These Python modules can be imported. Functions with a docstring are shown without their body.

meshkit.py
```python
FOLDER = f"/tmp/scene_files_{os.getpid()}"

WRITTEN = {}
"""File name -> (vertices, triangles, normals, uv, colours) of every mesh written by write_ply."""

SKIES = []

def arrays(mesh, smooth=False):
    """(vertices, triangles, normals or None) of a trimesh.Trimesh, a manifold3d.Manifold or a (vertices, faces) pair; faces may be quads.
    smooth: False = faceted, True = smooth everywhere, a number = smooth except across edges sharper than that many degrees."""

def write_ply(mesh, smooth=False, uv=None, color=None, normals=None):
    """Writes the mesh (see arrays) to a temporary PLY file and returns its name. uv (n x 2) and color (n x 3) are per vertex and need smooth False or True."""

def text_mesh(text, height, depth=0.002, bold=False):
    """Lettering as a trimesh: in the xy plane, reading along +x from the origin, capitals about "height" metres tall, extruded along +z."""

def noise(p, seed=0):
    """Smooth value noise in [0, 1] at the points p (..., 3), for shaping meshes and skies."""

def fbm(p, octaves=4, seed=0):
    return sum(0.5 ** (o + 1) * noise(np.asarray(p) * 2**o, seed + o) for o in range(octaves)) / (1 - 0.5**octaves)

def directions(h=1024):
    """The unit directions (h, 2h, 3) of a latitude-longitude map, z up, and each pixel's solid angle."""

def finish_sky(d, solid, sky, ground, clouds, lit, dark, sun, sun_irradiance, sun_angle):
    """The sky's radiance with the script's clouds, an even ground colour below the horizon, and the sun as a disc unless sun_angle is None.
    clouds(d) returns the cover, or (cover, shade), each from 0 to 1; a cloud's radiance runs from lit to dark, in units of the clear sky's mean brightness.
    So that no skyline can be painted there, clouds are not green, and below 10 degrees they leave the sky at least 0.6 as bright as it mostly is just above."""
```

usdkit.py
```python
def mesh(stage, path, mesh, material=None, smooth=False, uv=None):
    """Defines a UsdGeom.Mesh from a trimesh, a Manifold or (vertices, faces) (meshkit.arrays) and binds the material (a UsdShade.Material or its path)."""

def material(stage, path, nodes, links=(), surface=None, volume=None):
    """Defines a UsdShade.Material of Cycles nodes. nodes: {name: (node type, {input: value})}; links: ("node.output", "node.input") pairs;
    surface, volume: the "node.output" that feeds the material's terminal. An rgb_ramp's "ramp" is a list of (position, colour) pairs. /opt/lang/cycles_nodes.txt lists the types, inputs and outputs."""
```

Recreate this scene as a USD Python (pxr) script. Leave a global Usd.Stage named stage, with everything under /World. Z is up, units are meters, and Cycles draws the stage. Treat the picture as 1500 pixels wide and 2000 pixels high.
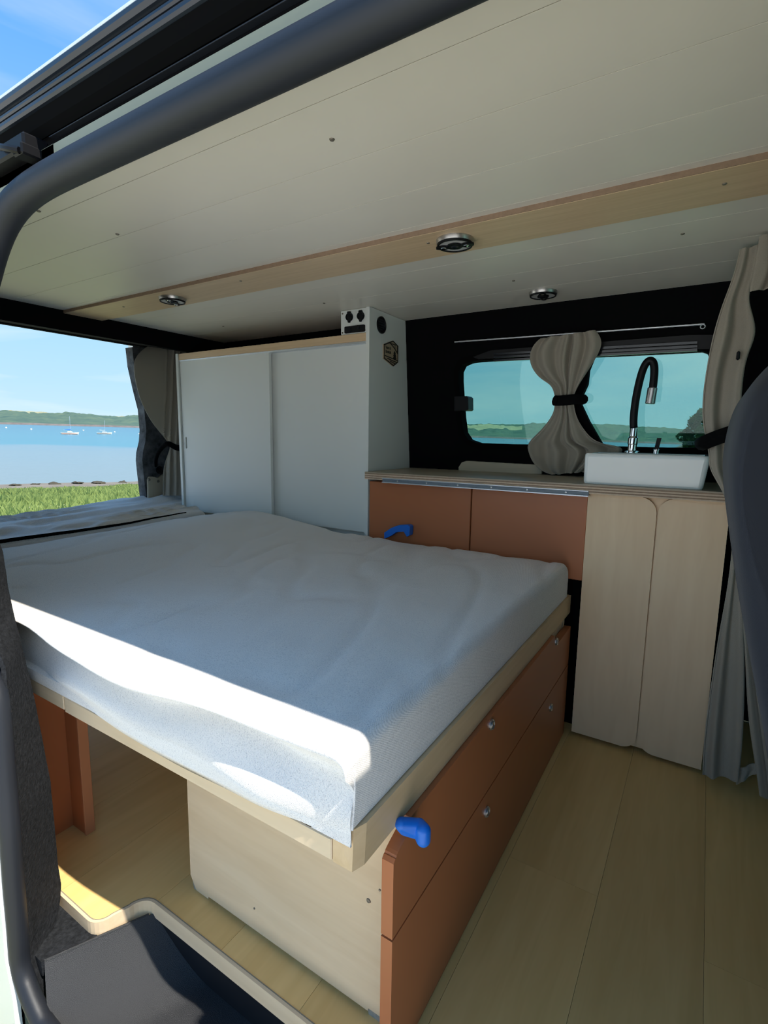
import math, random
import numpy as np, trimesh, shapely, usdkit, meshkit
import shapely.geometry as sg
from scipy.interpolate import CubicSpline
from scipy.spatial import ConvexHull
from pxr import Usd, UsdGeom, UsdLux, UsdShade, Gf, Sdf, Vt

stage = Usd.Stage.CreateInMemory()
UsdGeom.SetStageUpAxis(stage, "Z"); UsdGeom.SetStageMetersPerUnit(stage, 1.0)
UsdGeom.Xform.Define(stage, "/World")
S = 0.92            # the scene is laid out in units of the camera's height above the van floor (0.92 m)
rng = np.random.default_rng(7)

# ------------------------------------------------------------------ camera
YAW, PITCH, ROLL, FPX = math.radians(31.963), math.radians(-8.321), math.radians(0.775), 1005.2
def cam_basis(yaw, pitch, roll):
    f = np.array([-math.sin(yaw) * math.cos(pitch), math.cos(yaw) * math.cos(pitch), math.sin(pitch)])
    r = np.array([math.cos(yaw), math.sin(yaw), 0]); u = np.cross(r, f)
    c, s = math.cos(roll), math.sin(roll)
    return np.stack([c * r + s * u, -s * r + c * u, -f], 1)
CM, CE = cam_basis(YAW, PITCH, ROLL), np.array([0, 0, 1.0])
cam = UsdGeom.Camera.Define(stage, "/World/camera")
cam.CreateHorizontalApertureAttr(36.0); cam.CreateFocalLengthAttr(36.0 * FPX / 1500)
cam.CreateClippingRangeAttr((0.05, 20000.0))
m = Gf.Matrix4d(1.0)
for i in range(3):
    m.SetRow(i, Gf.Vec4d(*CM[:, i], 0))
m.SetRow(3, Gf.Vec4d(*(CE * S), 1))
cam.AddTransformOp().Set(m)
cam.CreateExposureAttr(0.74)

# ------------------------------------------------------------------ sky and sun
SUN = np.array([0.50, -0.087, 0.866]); SUN /= np.linalg.norm(SUN)
usdkit.material(stage, "/World/Looks/sky", {
    "co": ("texture_coordinate", {}), "sx": ("separate_xyz", {}),
    "sky": ("rgb_ramp", {"ramp": [(0.0, (0.30, 0.36, 0.36)), (0.49, (0.30, 0.36, 0.36)), (0.5, (0.43, 0.58, 0.67)), (0.54, (0.35, 0.54, 0.69)), (0.60, (0.27, 0.49, 0.71)), (0.75, (0.115, 0.32, 0.66)), (1.0, (0.10, 0.28, 0.60))]}),
    "hz": ("map_range", {"from_min": -1.0, "from_max": 1.0, "to_min": 0.0, "to_max": 1.0, "clamp": True}),
    "mp": ("mapping", {"scale": (1.0, 1.0, 7.5), "location": (3.1, 0.4, 0.2)}),
    "n": ("noise_texture", {"scale": 1.7, "detail": 6.0, "roughness": 0.55, "distortion": 0.4}),
    "r": ("rgb_ramp", {"ramp": [(0.0, (0, 0, 0)), (0.44, (0, 0, 0)), (0.64, (0.6, 0.6, 0.6)), (1, (0.85, 0.85, 0.85))]}),
    "lo": ("rgb_ramp", {"ramp": [(0.0, (1, 1, 1)), (0.56, (1, 1, 1)), (0.68, (0.35, 0.35, 0.35)), (1.0, (0.35, 0.35, 0.35))]}),
    "mu": ("math", {"math_type": "multiply"}),
    "mx": ("mix_color", {"b": (0.66, 0.70, 0.76)}),
    "bg": ("background_shader", {"strength": 0.92})},
    [("co.generated", "sx.vector"), ("sx.z", "hz.value"), ("hz.result", "sky.fac"), ("hz.result", "lo.fac"), ("co.generated", "mp.vector"), ("mp.vector", "n.vector"), ("n.fac", "r.fac"),
     ("r.color", "mu.value1"), ("lo.color", "mu.value2"), ("mu.value", "mx.fac"), ("sky.color", "mx.a"), ("mx.result", "bg.color")], surface="bg.background")
dome = UsdLux.DomeLight.Define(stage, "/World/sky_light")
dome.CreateIntensityAttr(1.0)
UsdShade.MaterialBindingAPI.Apply(dome.GetPrim()).Bind(UsdShade.Material.Get(stage, "/World/Looks/sky"))
sun = UsdLux.DistantLight.Define(stage, "/World/sun_light")
sun.CreateIntensityAttr(1.10); sun.CreateNormalizeAttr(True); sun.CreateAngleAttr(0.53); sun.CreateColorAttr(Gf.Vec3f(1.0, 0.95, 0.86))
zx = SUN; xx = np.cross([0, 1, 0], zx); xx /= np.linalg.norm(xx); yx = np.cross(zx, xx)
m = Gf.Matrix4d(1.0)
for i, a in enumerate((xx, yx, zx)):
    m.SetRow(i, Gf.Vec4d(*map(float, a), 0))
sun.AddTransformOp().Set(m)

# ------------------------------------------------------------------ materials
def M(name, nodes, links, surface="p.BSDF"):
    return usdkit.material(stage, f"/World/Looks/{name}", nodes, links, surface=surface)
def plain(name, col, rough=0.5, noise=0.0, nscale=30.0, bump=0.0, bscale=200.0, metallic=0.0, **kw):
    n = {"p": ("principled_bsdf", {"base_color": col, "roughness": rough, "metallic": metallic, **kw}), "g": ("geometry", {})}
    l = []
    if noise:
        n["n"] = ("noise_texture", {"scale": nscale, "detail": 4.0, "roughness": 0.6})
        n["r"] = ("rgb_ramp", {"ramp": [(0.25, tuple(c * (1 - noise) for c in col)), (0.75, tuple(min(1, c * (1 + noise)) for c in col))]})
        l += [("g.position", "n.vector"), ("n.fac", "r.fac"), ("r.color", "p.base_color")]
    if bump:
        n["bn"] = ("noise_texture", {"scale": bscale, "detail": 3.0, "roughness": 0.6})
        n["b"] = ("bump", {"strength": bump, "distance": 0.002})
        l += [("g.position", "bn.vector"), ("bn.fac", "b.height"), ("b.normal", "p.normal")]
    return M(name, n, l)
def wood(name, c0, c1, stretch, scale=6.0, rough=0.45, vary=0.0, bump=0.05):
    """grain: noise stretched along one axis; stretch = scale of the coordinates"""
    n = {"g": ("geometry", {}), "o": ("object_info", {}), "ad": ("vector_math", {"math_type": "add"}), "mp": ("mapping", {"scale": stretch}),
         "n": ("noise_texture", {"scale": scale, "detail": 6.0, "roughness": 0.62, "distortion": 0.6}),
         "n2": ("noise_texture", {"scale": scale * 0.25, "detail": 3.0, "distortion": 1.2}),
         "ma": ("math", {"math_type": "add"}), "mm": ("math", {"math_type": "multiply", "value2": 0.5}),
         "r": ("rgb_ramp", {"ramp": [(0.3, c0), (0.68, c1)]}), "h": ("hsv", {}), "v": ("map_range", {"from_min": 0.0, "from_max": 1.0, "to_min": 1 - vary, "to_max": 1 + vary}),
         "b": ("bump", {"strength": bump, "distance": 0.001}),
         "os": ("vector_math", {"math_type": "scale", "scale": 3.0 if vary else 0.0}),
         "p": ("principled_bsdf", {"roughness": rough})}
    l = [("g.position", "ad.vector1"), ("o.random", "os.vector1"), ("os.vector", "ad.vector2"), ("ad.vector", "mp.vector"), ("mp.vector", "n.vector"), ("mp.vector", "n2.vector"),
         ("n.fac", "ma.value1"), ("n2.fac", "ma.value2"), ("ma.value", "mm.value1"), ("mm.value", "r.fac"), ("r.color", "h.color"), ("o.random", "v.value"), ("v.result", "h.value"),
         ("h.color", "p.base_color"), ("n.fac", "b.height"), ("b.normal", "p.normal")]
    return M(name, n, l)
def fabric(name, col, fleck, wscale, rough=0.9, bump=0.25, rot=0.0, crease=0.0):
    n = {"g": ("geometry", {}), "mp": ("mapping", {"rotation": (0.0, 0.0, rot)}),
         "w": ("wave_texture", {"wave_type": "bands", "bands_direction": "diagonal", "scale": wscale, "distortion": 1.5, "detail": 2.0, "detail_scale": 4.0}),
         "n": ("noise_texture", {"scale": wscale * 2.2, "detail": 3.0, "roughness": 0.7}),
         "m": ("mix_float", {"fac": 0.5}), "b": ("bump", {"strength": bump, "distance": 0.0012}),
         "n3": ("noise_texture", {"scale": 9.0, "detail": 3.0, "roughness": 0.5, "distortion": 0.8}), "b2": ("bump", {"strength": crease, "distance": 0.012}),
         "r": ("rgb_ramp", {"ramp": [(0.30, fleck), (0.48, col), (0.8, tuple(min(1, c * 1.06) for c in col))]}),
         "p": ("principled_bsdf", {"roughness": rough, "sheen_weight": 0.08, "sheen_roughness": 0.5})}
    l = [("g.position", "mp.vector"), ("mp.vector", "w.vector"), ("mp.vector", "n.vector"), ("mp.vector", "n3.vector"), ("w.fac", "m.a"), ("n.fac", "m.b"), ("n3.fac", "b2.height"), ("b2.normal", "b.normal"),
         ("m.result", "b.height"), ("b.normal", "p.normal"), ("n.fac", "r.fac"), ("r.color", "p.base_color")]
    return M(name, n, l)

MT = {}
MT["ceiling"] = plain("ceiling_paint", (0.79, 0.735, 0.635), 0.38, noise=0.015, nscale=6)
MT["groove"] = plain("groove_dark", (0.26, 0.22, 0.15), 0.7)
MT["strip"] = wood("strip_ply", (0.60, 0.42, 0.24), (0.72, 0.53, 0.33), (1.2, 30, 30), 5, 0.45)
MT["ply"] = wood("birch_ply_upright", (0.80, 0.56, 0.335), (0.90, 0.67, 0.43), (14, 14, 2.0), 2.2, 0.5, bump=0.03)
MT["ply_flat"] = wood("birch_ply_flat", (0.66, 0.475, 0.285), (0.77, 0.59, 0.385), (2, 18, 18), 2.4, 0.5, bump=0.03)
MT["ply_light"] = plain("ply_layer_light", (0.62, 0.47, 0.33), 0.6, noise=0.1, nscale=90)
MT["ply_dark"] = plain("ply_layer_dark", (0.30, 0.20, 0.13), 0.7, noise=0.15, nscale=90)
MT["counter"] = wood("worktop_ply", (0.34, 0.27, 0.18), (0.43, 0.35, 0.25), (1.5, 14, 14), 4, 0.42)
MT["rail"] = wood("bed_rail_wood", (0.60, 0.40, 0.20), (0.74, 0.53, 0.31), (20, 1.5, 20), 3, 0.5)
MT["oak"] = wood("floor_oak", (0.70, 0.43, 0.145), (0.86, 0.57, 0.225), (13, 1.1, 13), 2.6, 0.42, vary=0.07, bump=0.08)
MT["terra"] = plain("terracotta_laminate", (0.44, 0.145, 0.052), 0.42, noise=0.02, nscale=8)
MT["terra_bright"] = plain("terracotta_bright", (0.50, 0.20, 0.09), 0.5)
MT["white"] = plain("white_laminate", (0.74, 0.76, 0.72), 0.4)
MT["felt"] = plain("grey_felt", (0.016, 0.017, 0.019), 0.95, specular_ior_level=0.15, noise=0.6, nscale=140, bump=1.0, bscale=160)
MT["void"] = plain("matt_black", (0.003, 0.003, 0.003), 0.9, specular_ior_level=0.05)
MT["pillar_felt"] = plain("lit_grey_felt", (0.095, 0.10, 0.108), 0.95, noise=0.7, nscale=22, bump=1.0, bscale=160, specular_ior_level=0.15)  # light falling on the pillar is put into this brighter, patchy felt colour
MT["black_felt"] = plain("black_felt", (0.0035, 0.0035, 0.004), 1.0, noise=0.4, nscale=140, specular_ior_level=0.1)
MT["rubber"] = plain("door_rubber", (0.014, 0.016, 0.021), 0.5, specular_ior_level=0.35, bump=0.1, bscale=90)
MT["black"] = plain("black_plastic", (0.004, 0.004, 0.005), 0.45, specular_ior_level=0.25)
MT["step"] = plain("step_plastic", (0.018, 0.0185, 0.020), 0.35, noise=0.3, nscale=700, bump=0.6, bscale=900)
MT["paint"] = plain("white_van_paint", (0.78, 0.82, 0.79), 0.25, coat_weight=0.5)
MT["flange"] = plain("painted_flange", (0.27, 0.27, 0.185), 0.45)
MT["railgloss"] = plain("black_gloss_trim", (0.012, 0.015, 0.02), 0.18)
MT["mattress"] = fabric("mattress_cover", (0.81, 0.765, 0.71), (0.51, 0.48, 0.47), 260, bump=0.35, rot=0.5, crease=0.10)
MT["linen"] = fabric("linen_curtain", (0.34, 0.305, 0.245), (0.24, 0.21, 0.165), 420, bump=0.2, rot=0.2)
MT["navy"] = fabric("navy_seat_fabric", (0.016, 0.018, 0.025), (0.010, 0.012, 0.017), 700, rough=0.8, bump=0.2)
MT["chrome"] = plain("chrome", (0.82, 0.82, 0.82), 0.12, metallic=1.0)
MT["steel"] = plain("brushed_steel", (0.55, 0.53, 0.51), 0.35, metallic=1.0)
MT["alu"] = plain("aluminium_profile", (0.70, 0.73, 0.76), 0.4, metallic=0.7)
MT["channel_web_shaded"] = plain("channel_web_shaded", (0.17, 0.205, 0.235), 0.5)  # same aluminium, darkened to paint the shade inside the channel
MT["galv"] = plain("galvanised_bracket", (0.42, 0.42, 0.40), 0.45, metallic=0.6, noise=0.2, nscale=120)
MT["ceramic"] = plain("white_ceramic", (0.80, 0.83, 0.80), 0.08, coat_weight=0.4)
MT["blue"] = plain("blue_plastic", (0.004, 0.15, 0.62), 0.38)
MT["lens"] = plain("lamp_lens", (0.50, 0.50, 0.48), 0.35)
MT["cream"] = plain("cream_panel", (0.52, 0.46, 0.34), 0.5)
MT["screen"] = plain("dark_display", (0.004, 0.004, 0.009), 0.15)
MT["plaque"] = wood("plaque_wood", (0.34, 0.26, 0.17), (0.42, 0.33, 0.22), (20, 3, 20), 4, 0.6)
MT["burn"] = plain("engraved_black", (0.015, 0.012, 0.008), 0.8)
MT["screw"] = plain("screw_head", (0.22, 0.19, 0.15), 0.45, metallic=0.5)
M("pane", {"t": ("transparent_bsdf", {"color": (0.50, 0.70, 0.66)}), "gl": ("glossy_bsdf", {"color": (0.8, 0.9, 0.9), "roughness": 0.02}), "f": ("fresnel", {"IOR": 1.45}), "m": ("mix_closure", {})},
  [("f.fac", "m.fac"), ("t.BSDF", "m.closure1"), ("gl.BSDF", "m.closure2")], surface="m.closure")
MT["pane"] = UsdShade.Material.Get(stage, "/World/Looks/pane")

# ------------------------------------------------------------------ helpers
used = {}
def numbered(parent, name):
    k = used.get((parent, name), 0); used[(parent, name)] = k + 1
    return name if k == 0 else f"{name}_{k:03d}"
def tag(prim, label=None, cat=None, group=None, kind=None):
    for k, v in (("label", label), ("category", cat), ("group", group), ("kind", kind)):
        if v: prim.SetCustomDataByKey(k, v)
    return prim
class Thing:
    def __init__(self, path, loc): self.path, self.loc = path, np.asarray(loc, float)
def thing(name, label, cat, loc=(0, 0, 0), group=None, kind=None):
    path = "/World/" + numbered("/World", name)
    x = UsdGeom.Xform.Define(stage, path)
    x.AddTranslateOp().Set(Gf.Vec3d(*(np.asarray(loc, float) * S)))
    tag(x.GetPrim(), label, cat, group, kind)
    return Thing(path, loc)
def arr(mesh):
    if hasattr(mesh, "vertices"): return np.array(mesh.vertices, float), np.array(mesh.faces)
    v, f = mesh
    f = np.asarray(f)
    if f.shape[1] == 4: f = np.vstack([f[:, [0, 1, 2]], f[:, [0, 2, 3]]])
    return np.asarray(v, float), f
def obj(name, mesh, mat, parent=None, smooth=30, label=None, cat=None, group=None, kind=None):
    """mesh in layout units, world coordinates. Becomes one Mesh under its thing (or top level)."""
    v, f = arr(mesh)
    base = parent.path if parent else "/World"
    loc = parent.loc if parent else np.zeros(3)
    path = base + "/" + numbered(base, name)
    usdkit.mesh(stage, path, ((v - loc) * S, f), MT[mat] if isinstance(mat, str) else mat, smooth=smooth)
    tag(stage.GetPrimAtPath(path), label, cat, group, kind)
    return Thing(path, loc)
def cat_m(*ms): return trimesh.util.concatenate([trimesh.Trimesh(*arr(x), process=False) for x in ms])
def hull(pts):
    return trimesh.Trimesh(np.asarray(pts, float)).convex_hull if False else trimesh.convex.convex_hull(np.asarray(pts, float))
def box(x0, x1, y0, y1, z0, z1, c=0.002):
    c = min(c, (x1 - x0) * .4, (y1 - y0) * .4, (z1 - z0) * .4)
    pts = []
    for sx, X, dx in ((0, x0, c), (1, x1, -c)):
        for Y, dy in ((y0, c), (y1, -c)):
            for Z, dz in ((z0, c), (z1, -c)):
                pts += [(X + dx, Y + dy, Z), (X + dx, Y, Z + dz), (X, Y + dy, Z + dz)]
    return hull(pts)
def extr(poly, d0, d1, axis):
    """polygon in the two other axes (in x,y,z order), extruded along axis from d0 to d1"""
    if not hasattr(poly, "geom_type"): poly = sg.Polygon(poly)
    poly = poly.buffer(0)
    ms = [trimesh.creation.extrude_polygon(g, d1 - d0, engine="earcut") for g in getattr(poly, "geoms", [poly])]
    mm = trimesh.util.concatenate(ms)
    v = mm.vertices.copy()
    a, b, d = v[:, 0], v[:, 1], v[:, 2] + d0
    w = {"x": np.stack([d, a, b], 1), "y": np.stack([a, d, b], 1), "z": np.stack([a, b, d], 1)}[axis]
    f = mm.faces if axis != "y" else mm.faces[:, ::-1]
    return trimesh.Trimesh(w, f, process=False)
def rpoly(x0, x1, y0, y1, r):
    """rectangle with corner radii r = (ll, lr, ur, ul) or one number"""
    r = [r] * 4 if np.ndim(r) == 0 else r
    pts = []
    for (cx, cy, a0), rr in zip(((x0, y0, 180), (x1, y0, 270), (x1, y1, 0), (x0, y1, 90)), r):
        ox = cx + (rr if cx == x0 else -rr); oy = cy + (rr if cy == y0 else -rr)
        for k in range(9 if rr > 0 else 1):
            a = math.radians(a0 + (90 * k / 8 if rr > 0 else 0))
            pts.append((ox + rr * math.cos(a), oy + rr * math.sin(a)))
    return sg.Polygon(pts)
def spline(pts, n):
    pts = np.asarray(pts, float); t = np.linspace(0, 1, len(pts))
    return CubicSpline(t, pts, axis=0)(np.linspace(0, 1, n))
def tube(path, r, n=12, caps=True, flat=None):
    """round tube along a polyline; r number or per point; flat = (normal-axis vector, factor) squashes it"""
    P = np.asarray(path, float); r = np.broadcast_to(r, len(P)).astype(float)
    T = np.gradient(P, axis=0); T /= np.linalg.norm(T, axis=1, keepdims=True)
    u = np.cross(T[0], [0.12, 0.3, 0.95]); u /= np.linalg.norm(u)
    V = []
    for i in range(len(P)):
        u = u - T[i] * (u @ T[i]); u /= np.linalg.norm(u); w = np.cross(T[i], u)
        for k in range(n):
            a = 2 * math.pi * k / n
            o = (math.cos(a) * u + math.sin(a) * w) * r[i]
            if flat is not None: o = o - np.asarray(flat[0]) * (o @ np.asarray(flat[0])) * (1 - flat[1])
            V.append(P[i] + o)
    F = []
    for i in range(len(P) - 1):
        for k in range(n):
            a, b = i * n + k, i * n + (k + 1) % n
            F += [(a, b, b + n), (a, b + n, a + n)]
    if caps:
        c0, c1 = len(V), len(V) + 1; V += [P[0], P[-1]]
        for k in range(n):
            F += [(c0, (k + 1) % n, k), (c1, (len(P) - 1) * n + k, (len(P) - 1) * n + (k + 1) % n)]
    return trimesh.Trimesh(np.array(V), np.array(F), process=False)
def cyl(p0, p1, r, n=20): return tube(np.linspace(p0, p1, 2), r, n)
def lathe(profile, center, axis="z", n=28):
    """profile [(radius, height)]; open ends on the axis"""
    pr = np.asarray(profile, float); V = []; F = []
    for (r, h) in pr:
        for k in range(n):
            a = 2 * math.pi * k / n
            q = (r * math.cos(a), r * math.sin(a), h)
            V.append({"z": q, "y": (q[0], q[2], q[1]), "x": (q[2], q[0], q[1])}[axis])
    for i in range(len(pr) - 1):
        for k in range(n):
            a, b = i * n + k, i * n + (k + 1) % n
            F += [(a, b, b + n), (a, b + n, a + n)]
    mm = trimesh.Trimesh(np.array(V) + np.asarray(center, float), np.array(F), process=False)
    mm.fix_normals()
    return mm
def gridfaces(n, k, wrap=False):
    F = []
    for i in range(n - 1):
        for j in range(k if wrap else k - 1):
            a, b = i * k + j, i * k + (j + 1) % k
            F.append((a, b, b + k, a + k))
    return np.array(F)
def sheet(G, th):
    """closed thin shell from a grid of points (n, k, 3)"""
    n, k = G.shape[:2]
    du, dv = np.gradient(G, axis=0), np.gradient(G, axis=1)
    N = np.cross(du, dv); N /= np.maximum(np.linalg.norm(N, axis=2, keepdims=True), 1e-12)
    V = np.vstack([(G + N * th / 2).reshape(-1, 3), (G - N * th / 2).reshape(-1, 3)])
    f = gridfaces(n, k); o = n * k
    F = [f, f[:, ::-1] + o]
    rim = []
    loop = [i * k for i in range(n)] + [(n - 1) * k + j for j in range(1, k)] + [i * k + k - 1 for i in range(n - 2, -1, -1)] + [j for j in range(k - 2, 0, -1)]
    for a, b in zip(loop, loop[1:] + loop[:1]): rim.append((a, a + o, b + o, b))
    F.append(np.array(rim)[:, ::-1])
    mm = trimesh.Trimesh(*arr((V, np.vstack(F))), process=False)
    return mm
def ray(x, y): return CM @ np.array([(x - 750) / FPX, -(y - 1000) / FPX, -1.0])
def at(x, y, X=None, Y=None, Z=None):
    """the point of the plane X=, Y= or Z= that the photograph shows at pixel x, y"""
    d = ray(x, y); a = 0 if X is not None else 1 if Y is not None else 2
    t = ((X, Y, Z)[a] - CE[a]) / d[a]
    return CE + t * d
def wall_y(z): return 2.085 - 0.1 * (z - 0.87)            # the far side wall leans inwards
def at_wall(x, y, off=0.0):
    d = ray(x, y)                                          # 1*Y + 0.1*Z = 2.172 + off
    return CE + d * ((2.172 + off - 0.1 * CE[2]) / (d[1] + 0.1 * d[2]))
def hk(v, k=0.90): v = np.asarray(v, float); return CE + (v - CE) * k
def smooth01(t): t = np.clip(t, 0, 1); return t * t * (3 - 2 * t)
def noise2(x, y, s=1.0, seed=0, oct=3):
    return meshkit.fbm(np.stack([np.asarray(x) * s, np.asarray(y) * s, np.zeros_like(np.asarray(x)) + 0.5], -1), oct, seed) - 0.5

# ------------------------------------------------------------------ setting: floor
fl = thing("floor", "light oak plank flooring covering the van floor", "floor", kind="structure")
outline = [(-2.75, 0.471), (-1.045, 0.471)]
for a in range(-90, 1, 15): outline.append((-1.005 + 0.035 * math.cos(math.radians(a)), 0.506 + 0.035 * math.sin(math.radians(a))))
for a in range(180, 89, -15): outline.append((-0.925 + 0.035 * math.cos(math.radians(a)), 0.535 + 0.035 * math.sin(math.radians(a))))
outline += [(1.65, 0.570), (1.65, 2.165), (-2.75, 2.165)]
FP = sg.Polygon(outline)
x0 = -2.73
while x0 < 1.6:
    g = FP.buffer(-0.006).intersection(sg.box(x0 + 0.0003, 0.3, x0 + 0.2004, 2.2))
    cut = 0.75 + 0.55 * ((x0 * 7.3) % 1)
    for a, b in ((0.3, cut - 0.0002), (cut + 0.0002, 2.2)):
        q = g.intersection(sg.box(-3, a, 2, b))
        for qq in getattr(q, "geoms", [q]):
            if qq.area > 1e-4: obj("plank", extr(qq, -0.012, 0.0, "z"), "oak", fl, smooth=False)
    x0 += 0.2007
obj("subfloor", extr(FP.buffer(-0.008), -0.035, -0.0115, "z"), "ply_dark", fl, smooth=False)
ring = FP.difference(FP.buffer(-0.0056))
obj("edge_trim", extr(ring, -0.036, 0.0008, "z"), "ply_flat", fl, smooth=False, label="bare plywood edge of the floor along the step")
ring2 = FP.buffer(-0.0056).difference(FP.buffer(-0.0076))
obj("edge_line", extr(ring2, -0.03, 0.0010, "z"), "groove", fl, smooth=False)

# ------------------------------------------------------------------ setting: ceiling
ce = thing("ceiling", "cream painted tongue and groove boards lining the van roof", "ceiling", kind="structure")
seams = [0.505, 0.674, 0.832, 0.994, 1.155, 1.30, 1.447, 1.622, 1.803, 2.03]
for a, b in zip(seams, seams[1:]):
    obj("plank", box(-2.315, 0.36, a + 0.0006, b - 0.0006, 1.5, 1.5008, 0.0002), "ceiling", ce, smooth=False)
obj("backing", box(-2.315, 0.36, 0.507, 2.03, 1.5009, 1.525), "groove", ce, smooth=False)
for (x, y) in [(-.59, .762), (-1.346, .648), (-1.32, .819), (-.577, 1.689), (-1.968, 1.716), (-1.289, 1.615), (-.2, .60), (-.1, 1.52)]:
    obj("screw", lathe([(0, -.0025), (.004, -.002), (.005, 0)], (x, y, 1.5), n=12), "screw", ce)
tr = thing("trim_1", "long birch plywood strip screwed along the cream ceiling", "trim", (-0.7, 1.26, 1.489), kind="structure")
obj("strip", box(-2.315, 0.36, 1.182, 1.342, 1.4885, 1.5005, 0.001), "strip", tr, smooth=False)
obj("edge", box(-2.315, 0.36, 1.1795, 1.1818, 1.4890, 1.5005, 0.0003), "ply_dark", tr, smooth=False, label="dark layered plywood edge of the strip")
for (x, y) in [(-.65, 1.236), (-1.319, 1.227), (-1.984, 1.239), (-.019, 1.247)]:
    obj("screw", lathe([(0, -.002), (.0035, -.0018), (.0045, 0)], (x, y, 1.4885), n=12), "screw", tr)

# ------------------------------------------------------------------ setting: van shell
def wallmesh(poly_px=None, poly=None, hole=None, off0=0.0, off1=0.03):
    """slab in the leaning plane of the far wall; polygon in (X, Z)"""
    g = poly if hole is None else poly.difference(hole)
    mm = extr(g, 0, 1, "y")
    v = mm.vertices.copy(); t = v[:, 1]
    v[:, 1] = wall_y(v[:, 2]) + off0 + (off1 - off0) * t
    return trimesh.Trimesh(v, mm.faces, process=False)
def pxpoly(pts, off=0.0): return sg.Polygon([(p[0], p[2]) for p in (at_wall(x, y, off) for x, y in pts)])
winpx = [(896, 745), (896, 725), (902, 712), (915, 706), (935, 703), (1050, 697), (1200, 692), (1340, 685), (1372, 683), (1384, 687), (1389, 700), (1388, 780), (1385, 850), (1378, 868), (1360, 876), (1300, 876), (1150, 872), (1000, 869), (935, 867), (915, 860), (905, 845), (901, 815)]
WIN = pxpoly(winpx)
wf = thing("wall_far", "black felt lined van side wall with the long window", "wall", kind="structure")
obj("lining", wallmesh(poly=sg.box(-2.75, 0.0, 1.65, 1.53), hole=WIN), "black_felt", wf, smooth=False)
obj("outer_skin", wallmesh(poly=sg.box(-2.75, -0.4, 1.65, 1.6), hole=WIN.buffer(0.015), off0=0.045, off1=0.055), "paint", wf, smooth=False)
wn = thing("window_1", "long tinted side window with black surround above the worktop", "window", kind="structure")
obj("frame", wallmesh(poly=WIN.buffer(0.02), hole=WIN.buffer(-0.003), off0=-0.006, off1=0.046), "void", wn, smooth=False)
obj("pane", wallmesh(poly=WIN.buffer(-0.002), off0=0.034, off1=0.037), "pane", wn, smooth=False)
obj("upper_panel", wallmesh(poly=pxpoly([(925, 698), (960, 685), (1350, 655), (1392, 655), (1392, 682), (1340, 684), (935, 702)]), off0=-0.010, off1=0.002), "black", wn, smooth=False)
for (ya, yb) in ((690.5, 668), (697, 675.5), (703, 682)):
    pts = [(965, ya - .3), (1362, yb - 1), (1362, yb + 4), (965, ya + 3.5)]
    obj("slat", wallmesh(poly=pxpoly(pts, -0.012), off0=-0.020, off1=-0.009), "railgloss", wn, smooth=False)
post = pxpoly([(1085, 690), (1163, 690), (1150, 722), (1147, 750), (1137, 772), (1135, 790), (1150, 822), (1180, 874), (1085, 874)])
obj("divider", wallmesh(poly=post, off0=-0.004, off1=0.03), "black_felt", wn, smooth=False)
obj("latch", wallmesh(poly=pxpoly([(890, 775), (914, 774), (917, 777), (917.5, 800), (915, 802), (890, 803)]), off0=-0.014, off1=0.04), "black", wn, smooth=False)
ld = pxpoly([(899, 912), (905, 903), (914, 900), (1060, 908), (1060, 925), (899, 925)])
obj("trim_2", wallmesh(poly=ld, off0=-0.018, off1=0.001), "cream", None, smooth=False, label="cream ledge strip behind the worktop under the window", cat="trim", kind="structure")

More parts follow.
